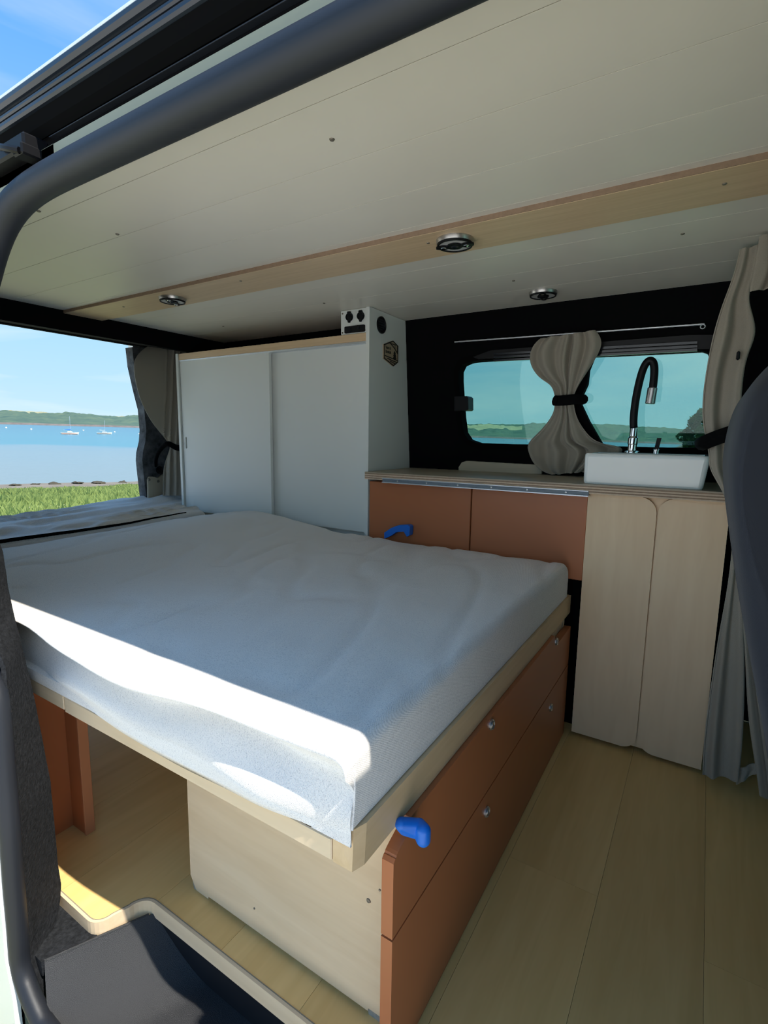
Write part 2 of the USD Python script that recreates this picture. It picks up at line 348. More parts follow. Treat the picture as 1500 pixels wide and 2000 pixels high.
bm = thing("trim_3", "black felt covered header over the open tailgate", "trim", (-2.45, 1.2, 1.42), kind="structure")
obj("header", hull([(x, y, z) for y in (0.42, 2.05) for x, z in ((-2.314, 1.419), (-2.314, 1.54), (-2.70, 1.60), (-2.70, 1.475), (-2.55, 1.46))]), "black_felt", bm, smooth=False)
obj("edge_strip", box(-2.58, -2.56, 0.45, 2.02, 1.448, 1.466), "felt", bm, smooth=False)
pl = thing("rear_pillar", "grey felt covered rear corner pillar beside the open tailgate", "pillar", (-2.62, 1.85, 0), kind="structure")
pp = [at(x, y, X=-2.6) for x, y in [(258, 678), (262, 715), (272, 760), (282, 800), (285.5, 840), (284, 862), (279, 884), (278, 900), (281, 930), (285, 965), (288, 1000)]]
poly = [(p[1], p[2]) for p in pp] + [(1.72, 0.02), (2.07, 0.02), (2.07, 1.5)]
obj("lining", extr(poly, -2.66, -2.60, "x"), "pillar_felt", pl)
obj("outer_skin", extr([(a + 0.11 if a < 1.71 else a + .05, b) for a, b in poly], -2.72, -2.661, "x"), "paint", pl)
cpn = [at(x, y, X=-2.59) for x, y in [(290, 1000), (288.5, 936), (291, 931), (300, 931), (308, 934), (318, 927), (322, 924), (330, 924), (330, 1000)]]
cp = obj("cover_panel", extr([(p[1], p[2]) for p in cpn], -2.6, -2.588, "x"), "cream", pl, label="cream cover panel with two dark buttons")
for q in ((291.5, 937), (309.5, 940)):
    p = at(*q, X=-2.586); obj("button", lathe([(0, .006), (.006, .005), (.008, 0)], (-2.588, p[1], p[2]), "x", 14), "screw", cp)
p = at(312, 918, X=-2.598)
obj("hook_hole", lathe([(0, .004), (.012, .004), (.018, .010), (.022, 0)], (-2.60, p[1], p[2]), "x", 18), "black", pl)
q = [at(x, y, X=-2.7) for x, y in [(257, 669), (262, 685), (300, 692), (308, 678)]]
obj("roof_corner", extr([(p[1], p[2]) for p in q], -2.74, -2.70, "x"), "paint", pl, smooth=False)
q = [at(x, y, X=-2.66) for x, y in [(255, 680), (257, 700), (262, 706), (263, 716), (272, 716), (285, 700), (285, 678)]]
obj("latch_catch", extr([(p[1], p[2]) for p in q], -2.70, -2.655, "x"), "black", pl, smooth=False)

wnr = thing("wall_near", "felt lined van side wall behind the sliding door opening", "wall", kind="structure")
def side(z): return 0.367 + 0.098 * float(smooth01((z - 0.15) / 1.2))
zs = np.linspace(-0.38, 1.36, 24)
def vstrip(xf, y_off, th):
    G = np.array([[(xf(z)[0], side(z) + y_off, z), (xf(z)[1], side(z) + y_off, z)] for z in zs]); return sheet(G, th)
JT = [(p[2], p[0]) for p in (at(x, y, Y=.39) for x, y in ((64, 1950), (42, 1880)))] + [ (.01, -1.109), (.128, -1.107), (.247, -1.096), (.357, -1.096), (.495, -1.093), (.568, -1.091)]
JT += [(p[2], p[0]) for p in (at(-36, y, Y=.39) for y in (1240, 1150, 1080, 1000, 850, 700, 500))]
JT.sort()
def jamb_x(z):
    k = side(z) / .39
    return k * float(np.interp(1 + (z - 1) / k, [p[0] for p in JT], [p[1] for p in JT]))
obj("outer_skin", vstrip(lambda z: (-2.72, jamb_x(max(z, -.06)) - 0.008), -0.018, 0.012), "paint", wnr)
obj("lining", vstrip(lambda z: (-2.70, jamb_x(z) - 0.15), 0.03, 0.012), "black_felt", wnr)
# felt on the rear pillar of the door opening, from the rubber seal inwards
zf = np.linspace(-0.115, 1.30, 60)
xin = lambda z: float(np.interp(z, [-.1, .008, .073, .266, .407, .482, .545, .672, .749, 1.0, 1.42], [-1.08, -1.109, -1.117, -1.119, -1.149, -1.169, -1.191, -1.231, -1.240, -1.40, -1.42]))
G = np.array([[np.array([jamb_x(z) + 0.004, side(z) + .008, z]) * (1 - t) + np.array([xin(z), 0.47 + .09 * smooth01((z - .75) / .5), z]) * t for t in np.linspace(0, 1, 8)] for z in zf])
low = zf < 0.02
for i in np.where(low)[0]:                      # bottom tapers to the corner of the plastic step
    k = (0.02 - zf[i]) / 0.135
    G[i, :, :] = G[i, 0] + (G[i, :, :] - G[i, 0]) * (1 - 0.75 * k)
N0 = noise2(G[..., 2] * 40, G[..., 1] * 40 + G[..., 0] * 40, 1.5, 3)
G[..., 0] += N0 * 0.008
obj("pillar_carpet", sheet(G, 0.008), "felt", None, label="dark grey felt lining on the door pillar beside the step", cat="felt lining", kind="structure")
obj("wall_near_001", box(0.14, 1.65, 0.37, 0.50, -0.38, 1.42, 0.01), "black_felt", None, smooth=False, label="black lined front door side of the van", cat="wall", kind="structure")
wfr = thing("wall_front", "dark cab front below and around the windscreen", "wall", kind="structure")
obj("bulkhead", extr(sg.box(0.37, -0.38, 2.14, 1.60).difference(rpoly(0.55, 1.98, 0.70, 1.42, .06)), 1.65, 1.70, "x"), "black", wfr, smooth=False)
obj("window_2", extr(rpoly(0.545, 1.985, 0.695, 1.425, .06), 1.672, 1.676, "x"), "pane", wfr, smooth=False)
obj("headliner", box(0.365, 1.65, 0.505, 2.03, 1.505, 1.52, .002), "felt", None, smooth=False, label="grey headlining over the cab in front of the boards", cat="ceiling", kind="structure")

# roof edge above the sliding door
rf = thing("roof", "white van roof with black sliding door track along its edge", "roof", (-0.6, 0.55, 1.5), kind="structure")
def robj(n, mm, *a, **k): v, f = arr(mm); return obj(n, (hk(v), f), *a, **k)
XA, XB = -2.72, 1.65
def xt(y, z, r, n=10, xa=XA, xb=XB): return tube([(xa, y, z), (xb, y, z)], r, n)
robj("roof_panel", box(XA, 1.70, 0.555, 2.06 / .9, 1.600, 1.645, 0.006), "paint", rf, smooth=False)
robj("roof_edge", xt(0.531, 1.6315, 0.0045), "paint", rf)
robj("upper_rail", xt(0.533, 1.6185, 0.0115), "railgloss", rf)
robj("track_recess", box(XA, XB, 0.560, 0.58, 1.50, 1.635), "void", rf, smooth=False)
robj("middle_rail", xt(0.536, 1.6015, 0.006), "railgloss", rf)
robj("lower_rail", xt(0.531, 1.5805, 0.0080), "railgloss", rf)
robj("track_cover", extr([(0.530, 1.572), (0.545, 1.575), (0.558, 1.549), (0.553, 1.546), (0.540, 1.556)], XA, XB, "x"), "void", rf, smooth=False)
robj("track_lip", box(-1.075, XB, 0.545, 0.556, 1.5345, 1.5362, .0004), "rubber", rf, smooth=False)
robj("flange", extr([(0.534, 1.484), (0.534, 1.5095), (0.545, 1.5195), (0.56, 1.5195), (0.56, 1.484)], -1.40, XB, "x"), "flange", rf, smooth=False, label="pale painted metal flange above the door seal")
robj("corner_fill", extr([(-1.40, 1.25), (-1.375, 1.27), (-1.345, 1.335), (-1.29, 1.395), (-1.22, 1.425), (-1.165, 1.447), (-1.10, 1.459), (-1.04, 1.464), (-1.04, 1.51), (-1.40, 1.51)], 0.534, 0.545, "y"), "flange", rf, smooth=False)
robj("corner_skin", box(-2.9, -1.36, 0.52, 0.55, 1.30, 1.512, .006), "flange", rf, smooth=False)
robj("end_bracket", cat_m(box(-1.25, -1.085, 0.505, 0.55, 1.502, 1.532, .004), box(-1.115, -1.082, 0.50, 0.54, 1.492, 1.512, .003), tube(spline([(-1.16, .50, 1.52), (-1.12, .49, 1.505), (-1.09, .50, 1.497)], 8), .006, 8)), "black", rf, label="black roller bracket at the end of the track")

# rubber door seal, swept round the opening
path = [(0.30, 0.530, 1.4545), (-0.3, 0.530, 1.4545), (-0.7, 0.530, 1.4545), (-0.93, 0.530, 1.4545), (-1.03, 0.529, 1.453), (-1.10, 0.527, 1.448), (-1.16, 0.524, 1.436), (-1.21, 0.521, 1.414), (-1.25, 0.518, 1.382), (-1.290, 0.515, 1.335), (-1.318, 0.510, 1.28)]
lo = [(jamb_x(z) - 0.002, side(z) - 0.002, z) for z in (1.05, 0.9, 0.75, 0.6, 0.5, 0.36, 0.25, 0.13, 0.04, -0.02, -0.055)]
lo += [tuple(at(x, y, Y=.362)) for x, y in ((66, 1958), (86, 2000), (116, 2038), (165, 2070), (260, 2105), (420, 2150))]
def dense(p, d=0.02):
    p = np.asarray(p, float); s = np.r_[0, np.cumsum(np.linalg.norm(np.diff(p, axis=0), axis=1))]
    from scipy.interpolate import PchipInterpolator
    return PchipInterpolator(s, p, axis=0)(np.linspace(0, s[-1], int(s[-1] / d) + 2))
SP = dense([hk(p) if p[2] > 1.25 else np.array(p) for p in path] + lo)
rr = np.interp(SP[:, 2], [-.3, 0, .6, 1.15, 1.30, 1.36], [.0165, .0175, .0180, .023, .0245, .0245])
ds = thing("door_seal", "thick dark rubber seal round the sliding door opening", "door seal", (-0.4, 0.53, 1.43), kind="structure")
obj("seal", tube(SP, rr, 18), "rubber", ds, smooth=True)

# ------------------------------------------------------------------ entry step
ES = thing("entry_step", "moulded black plastic step well below the sliding door", "step", (-0.5, 0.45, -0.14))
c0, c1 = np.array([-1.018, 0.393]), np.array([-0.930, 0.575])
cd = (c1 - c0) / np.linalg.norm(c1 - c0); cn = np.array([cd[1], -cd[0]])
nx, ny = 110, 44
G = np.zeros((nx, ny, 3))
for j, t in enumerate(np.linspace(0.0, 1.5, ny)):
    base = c0 + (c1 - c0) * t
    for i, u in enumerate(np.r_[np.linspace(0, 0.22, 60), np.linspace(0.23, 1.25, nx - 60)]):
        w = smooth01(u / 0.30)
        p = base + cn * u * (1 - w) + np.array([u, 0]) * w
        k = np.clip(u / 0.15, 0, 1)
        z = -0.03 - 0.105 * (1 - (1 - k) ** 2.2)
        G[i, j] = (p[0], p[1], z)
obj("tread", sheet(G[:, ::-1], 0.006), "step", ES, smooth=50)
obj("riser", hull([(x, y, z) for x in (-0.945, 0.3) for y, z in ((0.574, -0.036), (0.590, -0.145), (0.61, -0.145), (0.61, -0.036))]), "black", ES, smooth=False)
obj("left_shelf", extr([(-1.16, 0.388), (-1.020, 0.388), (-0.936, 0.562), (-0.975, 0.478), (-1.03, 0.474), (-1.16, 0.474)], -0.06, -0.028, "z"), "felt", ES, smooth=False)
obj("crease_bead", tube([(c0[0], c0[1], -.029), (c1[0] - .006, c1[1] - .012, -.029)], .0035, 8), "step", ES)
def rib(a, b, r=.0032): return tube([(a[0], a[1], -.1365), (b[0], b[1], -.1365)], r, 8)
obj("grip_pattern", cat_m(rib((-.80, .50), (-.71, .50)), rib((-.80, .50), (-.80, .44)), rib((-.71, .50), (-.71, .40)), rib((-.81, .44), (-.66, .455), .005), rib((-.70, .47), (-.60, .47)), rib((-.70, .40), (-.56, .40)), rib((-.6, .47), (-.6, .40)), rib((-.5, .5), (-.3, .5)), rib((-.5, .42), (-.3, .42))), "step", ES)
obj("sill", box(-1.0, 0.27, 0.28, 0.33, -0.40, -0.17, .01), "black", ES, smooth=False)

# ------------------------------------------------------------------ bed
bf = thing("bed_frame", "birch bed frame with a wooden side rail under the grey mattress", "bed frame", (-1.2, 1.1, 0.0))
obj("rail", hull([(-0.345, 0.515, 0.427), (-0.345, 0.520, 0.487), (-0.352, 0.500, 0.487), (-0.352, 0.496, 0.427), (-0.384, 0.496, 0.427), (-0.384, 0.496, 0.487), (-0.345, 1.735, 0.427), (-0.345, 1.735, 0.487), (-0.384, 1.735, 0.427), (-0.384, 1.735, 0.487)]), "rail", bf, smooth=False)
obj("front_board", box(-1.077, -0.385, 0.494, 0.512, 0.429, 0.462, .0015), "ply_flat", bf, smooth=False)
obj("front_board", box(-2.08, -1.081, 0.494, 0.512, 0.432, 0.463, .0015), "ply_flat", bf, smooth=False)
obj("base_panel", box(-2.70, -0.385, 0.512, 1.735, 0.464, 0.487, .001), "ply_flat", bf, smooth=False)
obj("rear_leg", box(-2.60, -2.54, 0.60, 0.66, 0.0, 0.463), "ply", bf, smooth=False)
obj("rear_leg", box(-2.60, -2.54, 1.62, 1.68, 0.0, 0.463), "ply", bf, smooth=False)

def mattress_mesh(xa, xb, front, yback, ztop, wr, seed, rend=0.022, nst=150, left_round=0.02, fixed=None):
    """a cover swept along x: front profile with two soft rolls, wavy top, rounded ends"""
    xs = np.r_[xa + left_round * (1 - np.cos(np.linspace(0, math.pi / 2, 5)))[:-1], np.linspace(xa + left_round, xb - rend, nst), xb - rend * (1 - np.sin(np.linspace(0, math.pi / 2, 11)[1:]))]
    loops = []
    for x in xs:
        e = 0.0
        if x > xb - rend: e = 1 - math.sqrt(max(0, 1 - ((x - (xb - rend)) / rend) ** 2))
        if x < xa + left_round: e = 1 - math.sqrt(max(0, 1 - ((xa + left_round - x) / left_round) ** 2))
        yb = yback(x); y0_ = front(x)[0, 0] if fixed is None else fixed
        fr = front(x)                                  # (y, z) from the bottom to the top of the front face
        ytop = np.linspace(fr[-1, 0], yb - 0.03, 60)[1:]
        zt = np.array([ztop(x, y) for y in ytop])
        zt = zt - (zt[0] - fr[-1, 1]) * np.exp(-(ytop - ytop[0]) / 0.05)
        zt = zt + wr(np.full_like(ytop, x), ytop) * smooth01((ytop - ytop[0]) / 0.04)
        back = [(yb - 0.03 + 0.03 * math.sin(a), zt[-1] - 0.03 * (1 - math.cos(a))) for a in np.linspace(0.3, math.pi / 2, 5)] + [(yb, 0.489)]
        lip = np.array([(0.030 + y0_, .489), (0.006 + y0_, .489), (0.0045 + y0_, .466)])
        L = np.vstack([lip, fr, np.stack([ytop, zt], 1), np.array(back)])
        zl = L[:, 1]; L[:, 1] = zl - e * rend * smooth01((zl - .50) / .07)
        loops.append(np.c_[np.full(len(L), x), L])
    G = np.array(loops); n, k = G.shape[:2]
    F = [gridfaces(n, k, wrap=True)]
    V = G.reshape(-1, 3); f = F[0]; f = np.vstack([f[:, [0, 1, 2]], f[:, [0, 2, 3]]])
    import mapbox_earcut
    for i in (0, n - 1):
        V = np.vstack([V, G[i]]); o_ = len(V) - k
        t_ = mapbox_earcut.triangulate_float64(np.ascontiguousarray(G[i][:, 1:]), np.array([k], np.uint32)).reshape(-1, 3).astype(int) + o_
        e1 = V[t_[:, 1]] - V[t_[:, 0]]; e2 = V[t_[:, 2]] - V[t_[:, 0]]
        out = np.cross(e1, e2)[:, 0].sum() > 0
        f = np.vstack([f, t_ if out == (i > 0) else t_[:, ::-1]])
    mm = trimesh.Trimesh(V, f, process=False)
    if mm.volume < 0: mm.invert()
    return mm
def front_a(x):
    u = np.clip((-0.36 - x) / 0.5, 0, 1); f = smooth01(u)
    w1 = 0.07 * math.sin(9.5 * x + 0.6) + 0.05 * math.sin(21 * x + 2.0)
    w2 = 0.10 * math.sin(8.3 * x + 2.4) + 0.05 * math.sin(17.0 * x)
    t = np.linspace(0, 1, 34)
    zb = 0.460 + 0.004 * smooth01((x + 0.55) / 0.15) + 0.005 * math.sin(13 * x + 1.0)
    zt = 0.604
    y = 0.486 + 0.010 * (1 - f); g_ = .25 + .75 * smooth01((-.375 - x) / .16)
    y = y - g_ * (0.014 + 0.006 * math.sin(11 * x)) * np.exp(-((t - 0.17 - 0.5 * w2) / 0.13) ** 2) + g_ * 0.020 * np.exp(-((t - 0.43 - w1) / 0.13) ** 2) \
        - (0.016 + 0.022 * f) * np.exp(-((t - 0.74 - 0.6 * w1) / 0.15) ** 2)
    y = y + 0.020 * smooth01((t - 0.86) / 0.14) ** 2 + 0.032 * smooth01((-0.84 - x) / 0.38)
    z = zb + (zt - zb) * np.sin(t * math.pi / 2 * 0.98) ** 0.9
    return np.stack([y, z], 1)
def ztop_a(x, y):
    h = 0.605 + 0.047 * math.exp(-((x + 1.74) / 0.34) ** 2) * smooth01((y - 0.9) / 0.8)
    h -= 0.010 * smooth01((-1.75 - x) / 0.3)
    return h
def wr_a(x, y):
    w = 0.010 * noise2(x, y, 3.0, 11) + 0.006 * noise2(x * 0.6 + y * 0.8, y * 0.5 - x, 7.0, 5)
    ridge = np.abs(noise2(x * 1.3 + 0.4 * y, y * 0.55, 4.2, 23, 2))
    w -= 0.016 * np.exp(-(ridge / 0.035) ** 2) * 0.35
    return w
mat1 = thing("mattress", "large light grey mattress with sunlit front edge on the bed frame", "mattress", (-1.2, 1.1, 0.46))
obj("cover", mattress_mesh(-2.095, -0.352, front_a, lambda x: 1.706, ztop_a, wr_a, 3, left_round=.035, fixed=.4875), "mattress", mat1, smooth=60)
fz = front_a(-0.36)
obj("corner_seam", tube(spline([(-0.3515, fz[3, 0] + .003, fz[3, 1]), (-0.3515, fz[11, 0] + .003, fz[11, 1]), (-0.3515, fz[18, 0] + .003, fz[18, 1])], 12), 0.0018, 6), "mattress", mat1)
def front_b(x):
    t = np.linspace(0, 1, 34); y = 0.60 - 0.012 * np.sin(t * math.pi); z = 0.462 + (0.60 - 0.462) * np.sin(t * math.pi / 2) ** .9
    return np.stack([y + 0.02 * smooth01((t - .85) / .15), z + 0.014 * t], 1)
def ztop_b(x, y):
    r = smooth01((-2.35 - x) / 0.3)
    return 0.618 + 0.010 * r + 0.030 * math.exp(-((x + 2.58) / 0.13) ** 2 - ((y - 1.80) / 0.13) ** 2) + 0.010 * smooth01((y - 1.2) / .5)
def wr_b(x, y):
    a = noise2(x * 2.2 - 0.6 * y, y * 0.7 + 0.2 * x, 3.6, 31, 3)
    ridge = np.abs(noise2(x * 2.6 + 0.3 * y, y * 0.45, 3.0, 41, 2))
    return 0.035 * a + 0.020 * np.exp(-(ridge / 0.05) ** 2) - 0.010
mat2 = thing("mattress", "narrow crumpled grey mattress section by the open tailgate", "mattress", (-2.42, 1.2, 0.46))
obj("cover", mattress_mesh(-2.70, -2.142, front_b, lambda x: 1.720 + 0.22 * smooth01((-2.375 - x) / 0.03), ztop_b, wr_b, 4, nst=60), "mattress", mat2, smooth=60)

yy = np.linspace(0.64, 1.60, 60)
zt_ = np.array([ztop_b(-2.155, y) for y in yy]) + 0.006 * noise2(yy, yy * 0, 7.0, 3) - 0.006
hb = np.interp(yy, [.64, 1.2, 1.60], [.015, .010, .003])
obj("edge_band", sheet(np.stack([np.stack([np.full_like(yy, -2.1405), yy, zt_ - hb], 1), np.stack([np.full_like(yy, -2.1385), yy, zt_ - hb * .5], 1), np.stack([np.full_like(yy, -2.1415), yy, zt_], 1)], 1), .002), "void", mat2, smooth=60, label="black band standing in for the shaded gap between the mattress sections")  # black strip added where the gap between the mattresses should look dark

# ------------------------------------------------------------------ drawer unit under the bed
du = thing("drawer_unit", "birch drawer unit with terracotta fronts under the bed", "drawer unit", (-0.62, 1.15, 0))
obj("end_panel", extr([(-0.890, 0.034), (-0.872, 0.004), (-0.833, 0.004), (-0.832, 0.010), (-0.417, 0.010), (-0.416, 0.016), (-0.378, 0.016), (-0.356, 0.016), (-0.356, 0.4255), (-0.886, 0.4255)], 0.637, 0.652, "y"), "ply_flat", du, smooth=False)
obj("body", box(-0.884, -0.360, 0.653, 1.70, 0.02, 0.4255), "ply", du, smooth=False)
obj("end_panel", box(-0.886, -0.356, 1.701, 1.715, 0.016, 0.4255), "ply_flat", du, smooth=False)
for x, fy in ((-0.872, 0.640), (-0.405, 0.640), (-0.872, 1.66), (-0.405, 1.66)):
    obj("foot", hull([(x - .018, fy, .03), (x + .030, fy, .03), (x - .012, fy, .0), (x + .026, fy, .0), (x - .012, fy + .05, 0), (x + .026, fy + .05, 0), (x - .018, fy + .05, .03), (x + .03, fy + .05, .03)]), "galv", du, smooth=False, label="galvanised corner foot")
T0, T1 = -0.356, -0.336
up = [(0.578, 0.256), (0.578, 0.383), (0.583, 0.388)]
for k in np.linspace(0, 1, 9): up.append((0.585 + 0.040 * smooth01(k) , 0.388 + 0.022 * k))
up += [(0.6275, 0.4255), (1.500, 0.4255), (1.505, 0.412), (1.53, 0.39), (1.56, 0.386), (1.718, 0.386), (1.718, 0.256)]
f1 = obj("drawer_front", extr(up, T0, T1, "x"), "terra", du, smooth=False)
f2 = obj("drawer_front", extr([(0.578, 0.006), (1.718, 0.006), (1.718, 0.252), (0.578, 0.252)], T0, T1, "x"), "terra", du, smooth=False)
def knob(y, z, par):
    obj("knob", lathe([(0, .005), (.0055, .0055), (.0065, .003), (.0075, .003), (.0095, .006), (.0115, .003), (.0115, 0)], (T1, y, z), "x", 24), "steel", par)
knob(0.972, 0.407, f1); knob(1.518, 0.402, f1); knob(0.967, 0.209, f2); knob(1.50, 0.20, f2)
for px, py, r_ in ((720, 1759, .0045), (497, 1774, .0022), (742, 1738, .0022)):
    a = at(px, py, Y=.637); obj("screw", lathe([(0, -.002), (r_ * .8, -.0015), (r_, 0)], (a[0], 0.637, a[2]), "y", 10), "screw", du)
def blob(balls, sub=3):
    ic = trimesh.creation.icosphere(2, 1.0)
    return trimesh.convex.convex_hull(np.vstack([ic.vertices * r + np.asarray(c) for c, r in balls]))
lt = thing("latch", "bright blue plastic latch on the upper drawer front corner", "latch", (-0.335, 0.63, 0.40))
obj("grip", cat_m(blob([((-.338, .603, .430), .010), ((-.338, .612, .416), .009), ((-.318, .622, .424), .010), ((-.318, .622, .412), .010)]),
                  blob([((-.318, .622, .424), .010), ((-.318, .622, .414), .010), ((-.308, .616, .424), .011), ((-.308, .616, .410), .011)])), "blue", lt, smooth=60)
lt2 = thing("latch", "blue plastic latch lying behind the mattress against the terracotta cupboard", "latch", (-1.0, 1.71, 0.6))
q = [at(x, y, Y=1.715) for x, y in [(752, 1040), (765, 1031), (778, 1026), (798, 1025), (802, 1028), (801, 1045), (796, 1048), (790, 1038), (775, 1039), (765, 1046), (752, 1052)]]
obj("lever", extr([(p[0], p[2]) for p in q], 1.709, 1.736, "y"), "blue", lt2, smooth=40)

pt = thing("partition", "terracotta partition with an upright post under the left of the bed", "partition", (-1.30, 0.6, 0))
obj("side_panel", box(-1.320, -1.300, 0.486, 0.60, 0.0, 0.4315, .001), "terra", pt, smooth=False)
obj("post", box(-1.300, -1.243, 0.594, 0.614, 0.0, 0.4315, .001), "terra", pt, smooth=False)
obj("post_face", box(-1.2428, -1.236, 0.592, 0.616, 0.0, 0.4315, .001), "terra_bright", pt, smooth=False)  # bounced light on this side of the post is painted as brighter terracotta

# ------------------------------------------------------------------ wardrobe
wd = thing("wardrobe", "white wall cabinet with two sliding doors behind the bed", "wardrobe", (-1.75, 1.9, 0.0))
xr = -1.163
side_poly = [(1.738, 0.0), (wall_y(0) - .004, 0.0), (wall_y(.86) - .004, 0.86), (wall_y(1.497) - .004, 1.497), (1.738, 1.499)]
obj("side_panel", extr(side_poly, xr - 0.016, xr, "x"), "white", wd, smooth=False)
obj("side_panel", extr([(a, min(b, 1.405)) for a, b in side_poly], -2.356, -2.340, "x"), "white", wd, smooth=False)
obj("body", box(-2.34, xr - .016, 1.80, 2.05, 0.0, 1.36), "white", wd, smooth=False)
d1 = obj("door", extr(rpoly(-2.338, -1.712, 0.60, 1.366, 0.002).difference(rpoly(-2.318, -2.306, .925, .985, .006)), 1.748, 1.764, "y"), "white", wd, smooth=False)
d2 = obj("door", extr(rpoly(-1.722, -1.180, 0.60, 1.3685, 0.002).difference(rpoly(-1.197, -1.186, .925, .985, .0054)), 1.770, 1.784, "y"), "white", wd, smooth=False)
obj("finger_pull", extr(rpoly(-2.319, -2.305, .924, .986, .007), 1.760, 1.772, "y"), "black", d1, smooth=False)
obj("finger_pull", extr(rpoly(-1.198, -1.185, .924, .986, .0064), 1.780, 1.79, "y"), "black", d2, smooth=False)
obj("door_rail", box(-2.34, xr - .0165, 1.746, 1.80, 1.366, 1.374, .001), "alu", wd, smooth=False)
obj("shelf_edge", box(-2.34, xr - .0165, 1.744, 1.765, 1.374, 1.405, .001), "strip", wd, smooth=False, label="wooden edge along the top of the cabinet")
obj("shelf", box(-2.34, xr - .0165, 1.765, 2.03, 1.39, 1.403, .001), "ply_dark", wd, smooth=False)
c = at(744.2, 634.9, X=xr); a = at(744.2, 618, X=xr); r = abs(a[2] - c[2])
vn = obj("air_vent", lathe([(0, .002), (r * .8, .002), (r * .86, .006), (r, .005), (r, 0)], (xr, c[1], c[2]), "x", 32), "black", wd, label="round black vent")
for k in range(-2, 3):
    hw = math.sqrt(max(0, (r * .8) ** 2 - (k * r * .28) ** 2))
    obj("vent_slat", box(xr + .001, xr + .0045, c[1] - hw, c[1] + hw, c[2] + k * r * .28 - .002, c[2] + k * r * .28 + .002, .0005), "railgloss", vn, smooth=False)

pw = thing("socket_panel", "white panel with two black sockets and a display on the cabinet", "socket panel", (-1.245, 1.742, 1.405))
obj("faceplate", box(-1.306, -1.180, 1.743, 1.752, 1.406, 1.499, .002), "white", pw, smooth=False)
for q in ((683.2, 619.5), (705.3, 617.5)):
    c = at(*q, Y=1.743); s_ = .0165
    sk = obj("socket", lathe([(0, -.006), (s_ * .78, -.006), (s_ * .9, -.009), (s_, -.004), (s_, 0)], (c[0], 1.743, c[2]), "y", 28), "black", pw)
    obj("flap_tab", box(c[0] - .008, c[0] + .008, 1.733, 1.743, c[2] + .013, c[2] + .021, .002), "black", sk, smooth=False)
    obj("flap_tip", box(c[0] - .005, c[0] + .005, 1.733, 1.743, c[2] - .022, c[2] - .013, .002), "black", sk, smooth=False)
a, b = at(674.5, 657, Y=1.743), at(713.5, 634, Y=1.743)
dp = obj("display", extr(rpoly(a[0], b[0], 1.4085, b[2], .005), 1.736, 1.744, "y"), "black", pw, smooth=False)
obj("screen", extr(rpoly(a[0] + .005, a[0] + .032, 1.413, b[2] - .005, .002), 1.7345, 1.737, "y"), "screen", dp, smooth=False)
obj("button", lathe([(0, -.004), (.004, -.004), (.005, 0)], (b[0] - .028, 1.736, 1.424), "y", 14), "railgloss", dp)
for (x, z) in ((-1.297, 1.488), (-1.297, 1.414), (-1.188, 1.414)):
    obj("screw", lathe([(0, -.002), (.003, -.0015), (.004, 0)], (x, 1.743, z), "y", 10), "screw", pw)

# plaque
pq = thing("plaque", "small hexagonal wooden plaque with engraved lettering on the cabinet side", "plaque", (xr, 1.85, 1.3))
hx = [at(x, y, X=xr) for x, y in [(747.3, 672.5), (765.5, 665.5), (775.5, 676), (775.3, 708), (766, 715.7), (747.3, 700)]]
H = sg.Polygon([(p[1], p[2]) for p in hx])
obj("board", extr(H, xr + .0002, xr + .0055, "x"), "plaque", pq, smooth=False)
obj("border", extr(H.difference(H.buffer(-.0045)), xr + .005, xr + .0065, "x"), "burn", pq, smooth=False)
(ya, za), (yb, zb) = H.bounds[:2], H.bounds[2:]
W, Ht = yb - ya, zb - za
def P2(u, v): return (ya + u * W, za + v * Ht)
inner = H.buffer(-.003)
lines = [sg.LineString([P2(.22, .93), P2(.50, .84), P2(.75, .70), P2(.98, .52)]).buffer(.0022), sg.LineString([P2(.30, .88), P2(.55, .86), P2(.78, .86), P2(.92, .87)]).buffer(.0016),
         sg.LineString([P2(.76, .86), P2(.77, .70)]).buffer(.0014), sg.LineString([P2(.92, .84), P2(.93, .60)]).buffer(.0014),
         sg.LineString([P2(.08, .34), P2(.45, .31), P2(.8, .28), P2(1, .25)]).buffer(.0018), sg.LineString([P2(.25, .26), P2(.6, .21), P2(.95, .18)]).buffer(.0018), sg.LineString([P2(.45, .17), P2(.7, .13), P2(.9, .11)]).buffer(.0016)]
obj("landscape_lines", extr(shapely.union_all(lines).intersection(inner), xr + .005, xr + .0064, "x"), "burn", pq, smooth=False)
obj("tree_emblem", extr(sg.Polygon([P2(.74, .62), P2(.66, .50), P2(.70, .50), P2(.64, .40), P2(.69, .40), P2(.63, .30), P2(.72, .30), P2(.72, .26), P2(.77, .26), P2(.77, .30), P2(.88, .30), P2(.80, .40), P2(.85, .40), P2(.78, .50), P2(.82, .50)]).intersection(inner), xr + .005, xr + .0064, "x"), "burn", pq, smooth=False)
for txt, u, v, h in (("Van &", .12, .62, .0105), ("Breizh", .12, .46, .0105)):
    tm = meshkit.text_mesh(txt, h, .0012, bold=True); v_ = tm.vertices.copy()
    sx = (0.52 * W) / v_[:, 0].max()
    o = P2(u, v)
    obj("lettering", trimesh.Trimesh(np.stack([v_[:, 2] + xr + .0052, o[0] + v_[:, 0] * min(1, sx), o[1] + v_[:, 1]], 1), tm.faces, process=False), "burn", pq, smooth=False)

